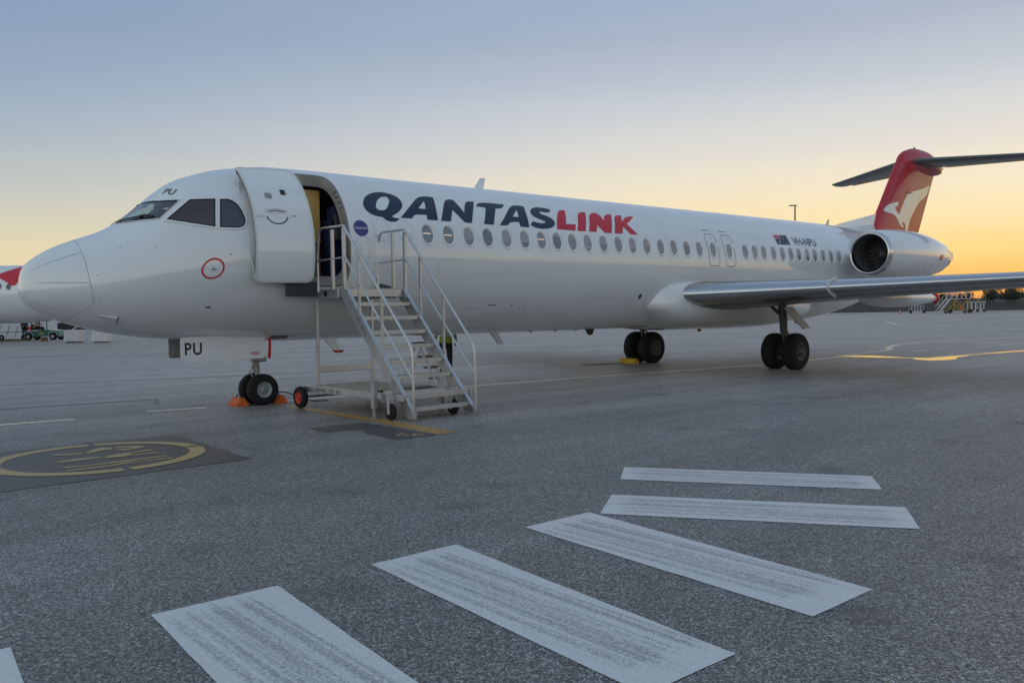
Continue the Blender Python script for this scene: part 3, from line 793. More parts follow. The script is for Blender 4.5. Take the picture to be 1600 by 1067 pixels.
# radome seam, lightning strips, small ports
def fline(name, pts, w, material, off=.003, parent=fuselage, du=.08, dv=.08, th=True):
    P = [(p[0], p[1] * RF) for p in pts] if th else pts
    return decal(name, [strip_loop(P, w)], lambda u, v: FS(u, v, off), material, parent, du, dv)
fline('radome_seam', [(.80, 1.62), (.80, 1.3), (.80, .908), (.817, .655), (.834, .41), (.846, .197), (.886, -.158), (.923, -.449)], .008, RADSEAM)
fline('radome_seam', [(.923, -.449), (.838, -.577), (.755, -.713), (.651, -.964), (.60, -1.2), (.58, -1.57)], .008, RADSEAM)
fline('radome_seam', [(.80, 1.62), (.80, 1.9), (.80, 2.3), (.83, 2.8), (.90, 3.4), (.92, 3.59)], .008, RADSEAM)
for a, b in (((.176, .722), (.787, .765)), ((.164, .193), (.846, .038)), ((.155, -.734), (.637, -.832)), ((.17, 1.45), (.75, 1.5)), ((.17, 2.3), (.78, 2.3)), ((.17, 2.95), (.8, 3.05))):
    n = 10; fline('lightning_strip', [(a[0] + (b[0] - a[0]) * k / n, a[1] + (b[1] - a[1]) * k / n) for k in range(n + 1)], .013, DARKLINE, .004)
for x, th in ((1.331, .636), (1.809, .387), (.969, .166), (1.075, -.235), (.99, -.36), (1.0, -.52), (2.92, .05), (5.9, -.2), (9.6, -.33), (12.2, -.1)):
    decal('skin_port', [ellipse(x, th * RF, .014, .012, 12)], lambda u, v: FS(u, v, .003), DARKLINE, fuselage)
# hatch outlines and skin joints
def foutline(name, loop, w, material, off=.0025, parent=fuselage):
    P = loop + [loop[0], loop[1]]
    return decal(name, [strip_loop(P, w)], lambda u, v: FS(u, v, off), material, parent, .1, .1)
foutline('access_hatch', rrect(7.07, 7.66, -.36, -.10, .03), .010, SEAMSOFT)
decal('hatch_ring', [ellipse(9.52, -.80 * RF, .17, .17, 28), ellipse(9.52, -.80 * RF, .155, .155, 28)], lambda u, v: FS(u, v, .003), SEAMSOFT, fuselage, .1, .08)
for x in (5.6, 10.08, 14.2, 18.15, 23.6): fline('skin_joint', [(x, -1.2 + k * .1) for k in range(27)], .007, SEAMSOFT, .0015)
for s in (-.55, -.98): fline('skin_joint', [(5.6 + k * .5, s) for k in range(16)], .006, SEAMSOFT, .0015)
for x, ln in ((8.55, .55), (9.2, .16), (9.55, .10)): fline('stencil_marking', [(x, -.66), (x + ln * .4, -.662)], .03, DARKLINE, .003)
for x0, x1, t0, t1 in ((11.2, 11.55, -.62, -.50), (12.6, 12.9, -.86, -.76), (3.15, 3.5, -.78, -.66), (1.75, 2.1, -.62, -.48), (4.35, 4.62, -.80, -.68), (7.3, 8.4, -.98, -.70)):
    foutline('access_hatch', rrect(x0, x1, t0 * RF, t1 * RF, .03), .008, SEAMSOFT)
for x in (10.6, 11.4, 12.1): 
    dm_ = MB(); p0 = F(x, -1.35); dm_.box(p0 + Vector((0, 0, -.02)), (.10, .03, .06), bev=.01); dm_.build('drain_stub', STEEL, fuselage)
# blanked windows behind the door
for x in (5.795, 6.324): decal('blanked_window', [ellipse(x, .258 * RF, .165, .225, 32), ellipse(x, .258 * RF, .157, .217, 32)], lambda u, v: FS(u, v, .0025), SEAMSOFT, fuselage, .1, .08)
decal('blanked_window', [ellipse(5.36, .03 * RF, .19, .24, 32), ellipse(5.36, .03 * RF, .182, .232, 32)], lambda u, v: FS(u, v, .0025), SEAMSOFT, fuselage, .1, .08)

# ---- lettering on the skin
LETTERS = {
'Q': [[[5.514,0.5843],[5.592,0.668],[5.704,0.7356],[5.87,0.7903],[6.056,0.8205],[6.256,0.8035],[6.386,0.7545],[6.438,0.6942],[6.429,0.6178],[6.356,0.5511],[6.24,0.4936],[6.083,0.44],[6.111,0.4245],[6.179,0.419],[6.25,0.419],[6.201,0.3898],[6.134,0.3711],[6.061,0.3644],[5.983,0.3708],[5.92,0.3871],[5.875,0.415],[5.832,0.4228],[5.709,0.4286],[5.599,0.4582],[5.524,0.511]],[[5.793,0.5761],[5.866,0.6514],[5.962,0.7082],[6.062,0.7345],[6.145,0.7345],[6.171,0.6952],[6.136,0.6423],[6.063,0.5747],[5.988,0.5259],[5.897,0.5084],[5.82,0.5135],[5.782,0.5381]]],
'A': [[[6.274,0.4283],[6.68,0.6567],[6.812,0.7361],[6.943,0.7895],[7.057,0.806],[7.203,0.8125],[7.294,0.7983],[7.266,0.7276],[7.201,0.5769],[7.155,0.4265],[6.899,0.4279],[6.917,0.4942],[6.623,0.4887],[6.537,0.4277]],[[6.779,0.5846],[6.989,0.7121],[6.996,0.6749],[6.947,0.5835]]],
'N': [[[7.23,0.4237],[7.48,0.7035],[7.56,0.7601],[7.669,0.7938],[7.787,0.7916],[7.811,0.7429],[7.904,0.5703],[8.036,0.7278],[8.146,0.785],[8.334,0.7935],[8.128,0.5726],[8.01,0.4228],[7.833,0.4235],[7.754,0.4847],[7.621,0.6027],[7.47,0.4243]]],
'T': [[[8.316,0.7024],[8.391,0.7498],[8.49,0.7807],[8.758,0.7943],[9.157,0.7862],[9.09,0.7321],[8.988,0.7006],[8.832,0.6881],[8.697,0.5491],[8.589,0.4188],[8.327,0.4212],[8.447,0.5543],[8.565,0.692],[8.444,0.6984]]],
'A2': [[[8.754,0.4195],[9.021,0.578],[9.255,0.7287],[9.393,0.7787],[9.545,0.795],[9.666,0.794],[9.726,0.7781],[9.678,0.6832],[9.628,0.5367],[9.59,0.4171],[9.335,0.4174],[9.337,0.4885],[9.082,0.4816],[8.975,0.4184]],[[9.22,0.5699],[9.426,0.6948],[9.422,0.6417],[9.382,0.5686]]],
'S': [[[10.517,0.7676],[10.445,0.7146],[10.362,0.6959],[10.252,0.6981],[10.152,0.7088],[10.102,0.6901],[10.119,0.6579],[10.256,0.6362],[10.379,0.5957],[10.431,0.5445],[10.418,0.5011],[10.347,0.4569],[10.214,0.4247],[10.014,0.4068],[9.831,0.4115],[9.695,0.4381],[9.646,0.4553],[9.757,0.5168],[9.864,0.5044],[9.979,0.4924],[10.112,0.5026],[10.151,0.5244],[10.084,0.5474],[9.896,0.5829],[9.816,0.6335],[9.826,0.6912],[9.909,0.7465],[10.04,0.7824],[10.226,0.7941],[10.376,0.7856]]],
'L': [[[10.715,0.7401],[10.833,0.7732],[10.986,0.7824],[10.882,0.6473],[10.773,0.5149],[11.081,0.5183],[10.992,0.4141],[10.417,0.4189],[10.515,0.5568]]],
'I': [[[11.335,0.721],[11.464,0.7654],[11.649,0.7761],[11.533,0.639],[11.321,0.4136],[11.058,0.4131],[11.201,0.5677]]],
'N2': [[[11.713,0.7198],[11.857,0.7744],[12.026,0.7819],[12.082,0.7394],[12.136,0.6271],[12.226,0.725],[12.373,0.7714],[12.544,0.7764],[12.369,0.5981],[12.195,0.4119],[11.964,0.4129],[11.894,0.4615],[11.8,0.5375],[11.691,0.4158],[11.437,0.4174],[11.575,0.5649]]],
'K': [[[12.579,0.7213],[12.72,0.7699],[12.898,0.7774],[12.758,0.6348],[13.042,0.7571],[13.361,0.7817],[13.075,0.6594],[12.897,0.6008],[13.004,0.5189],[13.143,0.416],[12.87,0.4196],[12.762,0.501],[12.71,0.5452],[12.58,0.4156],[12.306,0.4154],[12.444,0.5629]]],
}
for k, loops in LETTERS.items():
    LS = [smooth_loop([(x, th * RF) for x, th in L], 2) for L in loops]
    decal('title_letter', LS, lambda u, v: FS(u, v, .004), RED if k in ('L', 'I', 'N2', 'K') else NAVY, fuselage, .15, .05)
decal('roundel', [ellipse(5.341, .265 * RF, .155, .155, 40)], lambda u, v: FS(u, v, .004), BLUE, fuselage, .08, .05)
text_decal('roundel_lettering', 'oneworld', lambda u, v: FS(5.205 + u * .275, .25 * RF + v * .06, .006), SILVERTXT, fuselage)
text_decal('registration', 'VH-NPU', lambda u, v: FS(20.13 + u * 1.28, (.425 + v * .165) * RF, .004), mat('registration_grey', (.09, .10, .115), .4, var=.1), fuselage, .2, .25, bold=.018)
text_decal('nose_code', 'PU', lambda u, v: F(2.150 + u * .10 + v * .10, 1.235 - u * .185 + v * .058, .010), BLACKP, fuselage, .08, .08)
# flag: dark field, red and white cross canton, stars
decal('flag', [[(19.23, .418 * RF), (19.90, .425 * RF), (19.92, .628 * RF), (19.23, .622 * RF)]], lambda u, v: FS(u, v, .004), mat('flag_navy', (0.03, 0.045, 0.09), 0.4, var=.05), fuselage, .1, .05)
decal('flag_canton', [[(19.235, .53 * RF), (19.55, .53 * RF), (19.555, .622 * RF), (19.235, .620 * RF)]], lambda u, v: FS(u, v, .007), mat('flag_pink', (0.55, 0.30, 0.32), 0.4, var=.05), fuselage, .1, .05)
for L in ([(19.235, .566 * RF), (19.553, .566 * RF), (19.553, .584 * RF), (19.235, .584 * RF)], [(19.38, .53 * RF), (19.41, .53 * RF), (19.41, .62 * RF), (19.38, .62 * RF)]):
    decal('flag_cross', [L], lambda u, v: FS(u, v, .010 if u < 99 else 0), RED, fuselage, .1, .05) if L[0][0] < 19.3 else decal('flag_cross', [L], lambda u, v: FS(u, v, .013), RED, fuselage, .1, .05)
for x, t, r in ((19.40, .47, .05), (19.73, .60, .025), (19.66, .535, .025), (19.83, .55, .025), (19.76, .455, .028)):
    star = [(x + (r if q % 2 == 0 else r * .45) * math.sin(q * math.pi / 7), t * RF + (r if q % 2 == 0 else r * .45) * math.cos(q * math.pi / 7)) for q in range(14)]
    decal('flag_star', [star], lambda u, v: FS(u, v, .007), SILVERTXT, fuselage)
# red ring round the static port
decal('static_port_ring', [ellipse(2.632, -.08 * 1.45, .185, .185, 40), ellipse(2.632, -.08 * 1.45, .155, .155, 40)], lambda u, v: F(u, v / 1.45, .004), RED, fuselage, .08, .05)
pm = MB(); p0 = F(2.63, -.08); nn = FN(2.63, -.08)
pm.tube([p0, p0 + nn * .05, p0 + nn * .055 + Vector((.05, 0, .005))], [.022, .016, .006], 8)
pm.build('pitot_stub', STEEL, fuselage)
# small intake scoop under the nose
sc_ = MB()
q = [F(.943, -.76, .002), F(1.28, -.736, .004), F(1.295, -.932, .004)]
sc_.add([q[0], q[1], q[2], F(1.27, -.75, .05), F(1.285, -.92, .05)], [(0, 3, 1), (0, 2, 4), (0, 4, 3), (1, 3, 4, 2)])
sc_.build('air_scoop', mat('scoop_grey', (0.62, 0.63, 0.63), .4, var=.05), fuselage)
qs = MB(); qs.add([F(1.288, -.745, .006), F(1.302, -.925, .006), F(1.292, -.915, .045), F(1.278, -.755, .045)], [(0, 1, 2, 3)]); qs.build('scoop_mouth', BLACKP, fuselage)

# ---- cockpit glazing (both sides)
def star_side(L): return [(x, math.pi - th) for x, th in L]
GL = {'front': [(1.90, 1.52), (1.935, 1.38), (1.976, 1.263), (2.038, 1.129), (2.115, 1.033), (2.198, .955), (2.286, .89), (2.199, .864), (2.114, .84), (2.031, .817), (1.951, .798), (1.845, .886), (1.744, .988), (1.644, 1.095), (1.551, 1.23), (1.505, 1.344), (1.487, 1.50)],
      'side': [(2.042, .701), (2.139, .726), (2.238, .751), (2.339, .778), (2.445, .814), (2.535, .784), (2.628, .76), (2.722, .739), (2.817, .72), (2.784, .627), (2.756, .541), (2.734, .46), (2.715, .381), (2.537, .434), (2.364, .5), (2.198, .588)],
      'rear': [(2.893, .698), (3.021, .672), (3.082, .634), (3.137, .578), (3.176, .503), (3.197, .431), (3.204, .378), (3.184, .343), (3.148, .322), (3.083, .316), (2.931, .337), (2.792, .362), (2.817, .464), (2.852, .58)]}
def scale_loop(L, k, kx=None):
    cx = sum(p[0] for p in L) / len(L); cy = sum(p[1] for p in L) / len(L)
    P = [Vector((x, y * 1.5)) for x, y in L]; n = len(P); out = []
    area = sum(P[i - 1].x * P[i].y - P[i].x * P[i - 1].y for i in range(n)); sg = 1 if area > 0 else -1
    for i in range(n):
        a, b, c = P[i - 1], P[i], P[(i + 1) % n]
        d1 = (b - a).normalized(); d2 = (c - b).normalized()
        n1 = Vector((d1.y, -d1.x)) * sg; n2 = Vector((d2.y, -d2.x)) * sg
        bis = (n1 + n2); bis = bis / max(.3, bis.dot(n1)); q = b + bis * k; out.append((q.x, q.y / 1.5))
    return out
for side in (0, 1):
    for k, L in GL.items():
        L2 = star_side(L) if side else L
        rim = decal('cockpit_window', [scale_loop(L2, .022 if k == 'front' else .038), scale_loop(L2, .004)], lambda u, v: F(u, v, .010), LIPW, plane, .06, .04)
        decal('window_seal', [scale_loop(L2, .006), scale_loop(L2, -.016)], lambda u, v: F(u, v, .013), BLACKP, rim, .06, .04)
        decal('pane', [scale_loop(L2, -.012)], lambda u, v: F(u, v, .006), GLASSBR if k == 'side' else GLASSDK, rim, .06, .04)
        if k == 'front' and not side:
            decal('sun_shade', [smooth_loop([(1.545, 1.40), (1.80, 1.33), (1.86, 1.22), (1.95, 1.20), (1.98, 1.12), (1.93, 1.03), (1.84, 1.02)], 1)], lambda u, v: F(u, v, .009), SHADE, rim, .06, .04)
            decal('placard', [[(2.04, .885), (2.07, .905), (2.13, .86), (2.10, .84)]], lambda u, v: F(u, v, .010), CARD, rim)
wp = MB()
wp.tube([F(1.47, 1.46, .02), F(1.60, 1.24, .03), F(1.78, 1.02, .03)], .012, 8)
wp.tube([F(1.74, 1.10, .02), F(1.80, 1.0, .045), F(1.90, .86, .03)], .018, 8)
wp.build('wiper', BLACKP, plane)

# ---- cabin windows
def win_ring(x, k, off, n=32, ex=2.15):
    L = []
    for q in range(n):
        t = 2 * math.pi * q / n; c, s = math.cos(t), math.sin(t); r = se(c, s, ex)
        th = TW + HWT * k * r * s
        L.append(Vector((x + HWX * k * r * c, -(RF + off) * math.cos(th), ZC + (RF + off) * math.sin(th))))
    return L
wm = MB(); wm.loft([win_ring(0, 1.20, .001), win_ring(0, 1.15, .010), win_ring(0, 1.03, .010), win_ring(0, .97, .002), win_ring(0, .88, -.032)], cap=False)
wm2 = MB(); R0 = win_ring(0, .93, -.024); wm2.add(R0, [tuple(range(32))])
wproto = wm.build('window', LIPW, None, fixn=True); pproto = wm2.build('pane', PANES[0], None)
exits = {18: None, 19: None}
def emergency_exit(loop):
    P = smooth_loop([(x, t * RF) for x, t in loop], 2)
    o = decal('emergency_exit', [P], lambda u, v: FS(u, v, .003), WHITE, plane, .06, .05)
    # leave the window opening clear: rebuild as a band only
    bpy.data.objects.remove(o)
    o = decal('emergency_exit', [strip_loop(P + P[:2], .016)], lambda u, v: FS(u, v, .003), DARKLINE, plane, .06, .05)
    cx = sum(p[0] for p in loop) / len(loop)
    decal('release_cover', [ellipse(cx + .02, .44 * RF, .03, .022, 12)], lambda u, v: FS(u, v, .004), GREYP, o)
    fline('exit_marking', [(cx - .22, .60), (cx + .13, .60)], .02, DARKLINE, .003, o)
for cx in (16.05, 16.77):
    emergency_exit(rrect(cx - .235, cx + .215, -.02, .525, .12, 5, .07))
pane_pick = random.Random(2)
for i, wx in enumerate(WXS):
    w = wproto if i == 0 else wproto.copy()
    p = pproto if i == 0 else pproto.copy()
    if i: COL.objects.link(w); COL.objects.link(p)
    w.parent = plane; p.parent = w; w.location = (wx, 0, 0)
    p.data = p.data if i == 0 else p.data.copy(); p.data.materials.clear(); p.data.materials.append(pane_pick.choice(PANES))
    if i not in (0, 1, 6) and pane_pick.random() < .62:
        cut = pane_pick.choice((-.9, -.55, -.2, .25, .55)); R1 = win_ring(0, .92, -.0215)
        zmid = ZC + RF * math.sin(TW); zc_ = zmid + cut * .17
        pts = [p for p in R1 if p.z > zc_]
        if len(pts) > 6:
            top_i = [k for k in range(32) if R1[k].z > zc_]
            st_ = next(k for k in top_i if (k - 1) % 32 not in top_i); seq = [R1[(st_ + q_) % 32] for q_ in range(len(top_i))]
            bl = MB(); bl.add(seq, [tuple(range(len(seq)))]); bl.build('window_blind', mat('blind_grey', (.36, .37, .385), .35, coat=.8, var=.06), w)
    if i in (0, 1, 6):  # glowing bar stands in for the line of light seen through the cabin
        b = MB(); z0 = ZC + RF * math.sin(TW) + (.01, .0, .02)[(0, 1, 6).index(i)]
        y0 = -math.sqrt((RF - .018) ** 2 - (z0 - ZC) ** 2)
        b.box((-.01, y0, z0), (.19, .006, .018)); b.build('window_gleam', mat('gleam_line', (.8, .7, .6), .5, emit=(1, .82, .68, .35)), w)

# ---- doorway, entrance interior and the open door
dl = door_loop
fr = MB()
def dring(k, off):
    cx, ct = sum(DOORX) / 2, sum(DOORT) / 2
    return [F(cx + (x - cx) * k, ct + (t - ct) * k, off) for x, t in dl]
fr.loft([dring(1.03, .001), dring(1.025, .006), dring(.985, .006), dring(.975, -.02), dring(.955, -.03), dring(.95, -.16), dring(.90, -.17)], cap=False)
frame = fr.build('doorway_frame', FRAMEBR, plane)
for th in (.78, .70, .62, .54): 
    b = MB(); c = F(5.035, th, -.03); b.box(c, (.05, .05, .05), bev=.01); b.build('latch', STEEL, frame)
it = MB()
it.box((4.62, -.15, 2.205), (1.9, 2.5, .05))                                   # floor
it.box((5.62, .1, 3.1), (.05, 2.2, 1.8)); it.box((3.75, .1, 3.1), (.05, 2.2, 1.8)); it.box((4.62, 1.2, 3.1), (1.9, .05, 1.8)); it.box((4.62, .35, 4.22), (1.9, 1.6, .05))
inter = it.build('entrance_interior', CABIN, plane)
b = MB(); b.box((4.70, -.62, 3.55), (.62, .05, 1.0), bev=.01); b.build('galley_panel', YELLOWP, inter)
b = MB(); b.box((4.70, -.60, 2.72), (.62, .05, .58), bev=.01); b.build('galley_cupboard', mat('galley_lower', (.30, .22, .12), .5, var=.1), inter)
b = MB(); b.box((5.30, -.55, 2.9), (.35, .5, 1.2), bev=.03); b.box((5.33, -.72, 3.6), (.3, .3, .3), bev=.03); b.build('crew_seat', SEATB, inter)
b = MB(); b.box((5.25, -.95, 3.35), (.20, .04, .5), bev=.02); b.build('wall_panel', mat('panel_grey', (.12, .13, .15), .4, var=.1), inter)
b = MB(); b.box((4.28, -.88, 3.98), (.25, .2, .03)); b.build('ceiling_light', mat('cabin_lamp', (.9, .75, .5), .5, emit=(1, .78, .45, 6.0)), inter)
DSH = Vector((-.842, -.25, 0))
def D(x, th, off=0.0):
    """point on the open door: the skin panel swung forward and clear of the fuselage"""
    return F(5.4, th, off) + Vector((x - 5.4, -.05 - .21 * (x - 3.24), 0))
dn = 40
def dpanel(k, off):
    cx, ct = 3.735, .355; hx, ht = .50, .725; L = []
    for q in range(dn * 2):
        t = 2 * math.pi * q / (dn * 2); c, s = math.cos(t), math.sin(t); r = se(c, s, 7)
        L.append(D(cx + (hx - k) * r * c, ct + (ht - k / RF) * r * s, off))
    return L
dm = MB()
lp = rrect(3.235, 4.235, (.355 - .725) * RF, (.355 + .725) * RF, .13, 7)
door = decal('passenger_door', [rrect(3.275, 4.195, (.355 - .70) * RF, (.355 + .70) * RF, .11, 7)], lambda u, v: D(u, v / RF, .006), WHITE, plane, .08, .06)
def dr(k, off): return [D(x, s / RF, off) for x, s in rrect(3.235 + k, 4.235 - k, (.355 - .725) * RF + k, (.355 + .725) * RF - k, .13 - k * .4, 7)]
def dloop(k): return rrect(3.235 + k, 4.235 - k, (.355 - .725) * RF + k, (.355 + .725) * RF - k, .13 - k * .4, 7)
decal('door_seal', [dloop(.004), dloop(.041)], lambda u, v: D(u, v / RF, .0075), TRIM, door, .08, .06)
e = MB()
e.loft([dr(.0045, .0072), dr(0, .002), dr(0, -.012), dr(.006, -.045), dr(.02, -.052)], cap=False, smooth=False)
e.build('door_edge', TRIM, door)
lpb = rrect(3.25, 4.22, (.355 - .715) * RF, (.355 + .715) * RF, .12, 7)
decal('door_lining', [lpb], lambda u, v: D(u, v / RF, -.051), mat('lining_grey', (.4, .4, .39), .6, var=.1), door, .1, .08)
dd = lambda name, L, m, off: decal(name, [L], lambda u, v: D(u, v / RF, off), m, door, .06, .05)
dd('door_window', rrect(3.495, 3.645, .53 * RF, .625 * RF, .045, 5), LIPW, .008)
dd('pane', rrect(3.508, 3.632, .539 * RF, .616 * RF, .038, 5), PANES[1], .010)
dd('vent_opening', rrect(3.79, 3.89, .592 * RF, .672 * RF, .012, 3), FRAMEBR, .008)
dd('vent_flap', rrect(3.80, 3.865, .605 * RF, .665 * RF, .01, 3), BLACKP, .010)
decal('handle_recess', [ellipse(3.64, .39 * RF, .20, .055, 28), ellipse(3.64, .39 * RF, .192, .048, 28)], lambda u, v: D(u, v / RF, .008), SEAMSOFT, door, .06, .05)
h = MB(); h.tube([D(3.50, .388, .012), D(3.62, .40, .022), D(3.78, .388, .012)], .018, 8); h.build('door_handle', mat('handle_alu', (.55, .57, .58), .35, metal=.4, var=.1), door)
arc = [(3.64 + .178 * math.cos(t), (.348 + 0) * RF + .165 * math.sin(t)) for t in [rad(192 + 156 * k / 16) for k in range(17)]]
decal('smile_marking', [strip_loop(arc, .022)], lambda u, v: D(u, v / RF, .0085), NAVY, door, .05, .04)
for x0, x1, t, m in ((3.30, 3.42, .335, SEAMSOFT), (3.30, 3.42, .318, SEAMSOFT), (3.88, 3.97, .338, RED)):
    dd('door_stencil', [(x0, t * RF - .008), (x1, t * RF - .008), (x1, t * RF + .008), (x0, t * RF + .008)], m, .0085)
hg = MB()
for t in (-.1, .75): hg.tube([D(4.15, t, -.08), F(4.18, t, -.04) , F(4.25, t, -.12)], .035, 8)
hg.build('door_hinge_arm', FRAMEBR, plane)

# ---- wing/body fairing
ft = [(13.55, 1.74, .08, .06, .06), (13.62, 1.74, .80, .40, .36), (13.78, 1.75, 1.30, .62, .52), (14.05, 1.76, 1.60, .74, .60), (14.6, 1.77, 1.78, .79, .65), (15.5, 1.78, 1.86, .80, .68), (17.0, 1.77, 1.87, .78, .68),
      (18.6, 1.74, 1.85, .74, .65), (19.8, 1.72, 1.74, .66, .60), (20.8, 1.74, 1.50, .52, .50), (21.8, 1.76, 1.05, .36, .36), (22.5, 1.78, .25, .10, .10)]
fx = np.array([a[0] for a in ft]); rings = []
for x in np.concatenate([np.linspace(13.55, 14.6, 26), np.linspace(14.8, 22.5, 44)]):
    zc_, w_, hu_, hl_ = (pchip(fx, np.array([a[k] for a in ft]), np.array([x]))[0] for k in (1, 2, 3, 4)); R = []
    for q in range(56):
        t = 2 * math.pi * q / 56; c, s = math.cos(t), math.sin(t); r = se(c, s, 3.4 if s > 0 else 2.6)
        lead = max(0.0, 1 - (x - 13.55) / 3.0) * (max(0.0, -s) ** 1.3) * 1.15        # the underside starts further aft than the flanks
        R.append((x + lead, -w_ * r * c, zc_ + (hu_ if s > 0 else hl_) * r * s))
    rings.append(R)
wf = MB(); wf.loft(rings); wing_fairing = wf.build('wing_fairing', WHITE, plane)

# ---- wings
def airfoil(n=26):
    s = [(1 - math.cos(math.pi * k / n)) / 2 for k in range(n + 1)]
    yt = lambda c: 5 * (.2969 * math.sqrt(c) - .126 * c - .3516 * c * c + .2843 * c ** 3 - .1036 * c ** 4)
    return [(c, yt(c) * 1.05) for c in reversed(s)] + [(c, -yt(c) * .95) for c in s[1:]]
AF = airfoil()
WY = [1.4, 1.9, 3.4, 5.2, 8, 11, 13.4, 14.04]
def wing_at(y):
    xle = 14.62 + math.tan(rad(20.0)) * (y - 1.9)
    c = np.interp(y, [1.4, 1.9, 5.2, 13.4, 14.04], [5.05, 4.95, 3.75, 1.55, 1.1])
    z = 2.05 + math.tan(rad(1.6)) * (y - 1.9)
    t = np.interp(y, [1.4, 5.2, 14], [.155, .125, .10])
    return xle, c, z, t
def wing_pt(y, c, h, grow=0.0, sg=-1):
    xle, ch, z, t = wing_at(y); tw = rad(2.0)
    dx, dz = c * ch, h * t * ch
    return Vector((xle + dx * math.cos(tw), sg * y, z - dx * math.sin(tw) * .9 + dz))
def build_wing(sg):
    w = MB(); w.loft([[wing_pt(y, c, h * .985, 0, sg) for c, h in AF if c <= .74] for y in WY], cap=True)
    wing = w.build('wing', WINGGREY, plane)
    L = [(c, h) for c, h in AF if c < .115]
    def grow(y, c, h):
        p = wing_pt(y, c, h, 0, sg); return p + Vector((-.006 * (1 - c / .12), 0, .006 * (1 if h > 0 else -1 if h < 0 else 0)))
    m = MB(); m.loft([[grow(y, c, h) for c, h in L] for y in np.linspace(1.72, 13.9, 30)], cap=False, closed=False)
    m.build('leading_edge', CHROME, wing, fixn=True)
    for y0, y1, nm in ((1.95, 5.1, 'flap'), (5.2, 9.6, 'flap'), (9.7, 13.6, 'aileron')):
        f = MB(); S = [(c, h) for c, h in AF if c >= .755]
        S = [p for p in S if p[1] >= 0] + [p for p in S if p[1] < 0]
        ys = np.linspace(y0, y1, 6)
        f.loft([[wing_pt(y, c, h, 0, sg) for c, h in S] for y in ys]); f.build(nm, WINGGREY, wing)
    for y, x0, x1, zz in ((5.0, 17.2, 21.75, 1.86), (8.6, 18.0, 21.6, 2.05)):
        R = []
        for k in range(24):
            t = k / 23; x = x0 + (x1 - x0) * t; a = math.sin(math.pi * t ** .75) ** .6 if 0 < t < 1 else 0.0
            R.append([(x, sg * y + (.17 * a + .005) * math.cos(q * math.pi / 8), zz + .05 - .04 * t + (.24 * a + .005) * math.sin(q * math.pi / 8)) for q in range(16)])
        f = MB(); f.loft(R); ff = f.build('flap_track_fairing', WHITE, wing)
        tm = MB(); tm.loft([[(x, sg * y + r * math.cos(q * math.pi / 8), zz + .01 + r * 1.35 * math.sin(q * math.pi / 8)) for q in range(16)] for x, r in ((x1 - .26, .105), (x1 - .1, .07), (x1 + .01, .03))])
        tm.build('fairing_tip', REDTAG, wing)
    # small fence wrapped round the leading edge
    yf = 5.05; prof = [(c, h) for c, h in AF if c < .10]
    m = MB(); a = []; bq = []
    for c, h in prof:
        p = wing_pt(yf, c, h, 0, sg); ctr = wing_pt(yf, .10, 0, 0, sg); d = (p - ctr).normalized()
        a.append(p - d * .01); bq.append(p + d * (.075 if abs(h) > .1 or c < .05 else .05))
    n = len(a)
    for off in (-.012, .012):
        pass
    VV = [p + Vector((0, -.012, 0)) for p in a] + [p + Vector((0, -.012, 0)) for p in bq] + [p + Vector((0, .012, 0)) for p in a] + [p + Vector((0, .012, 0)) for p in bq]
    FF = []
    for i in range(n - 1):
        FF += [(i, i + 1, n + i + 1, n + i), (2 * n + i, 3 * n + i, 3 * n + i + 1, 2 * n + i + 1), (n + i, n + i + 1, 3 * n + i + 1, 3 * n + i)]
    m.add(VV, FF, False); m.build('wing_fence', mat('fence_white', (.75, .76, .77), .35, coat=.4, var=.04), wing)
    return wing
build_wing(-1); build_wing(1)

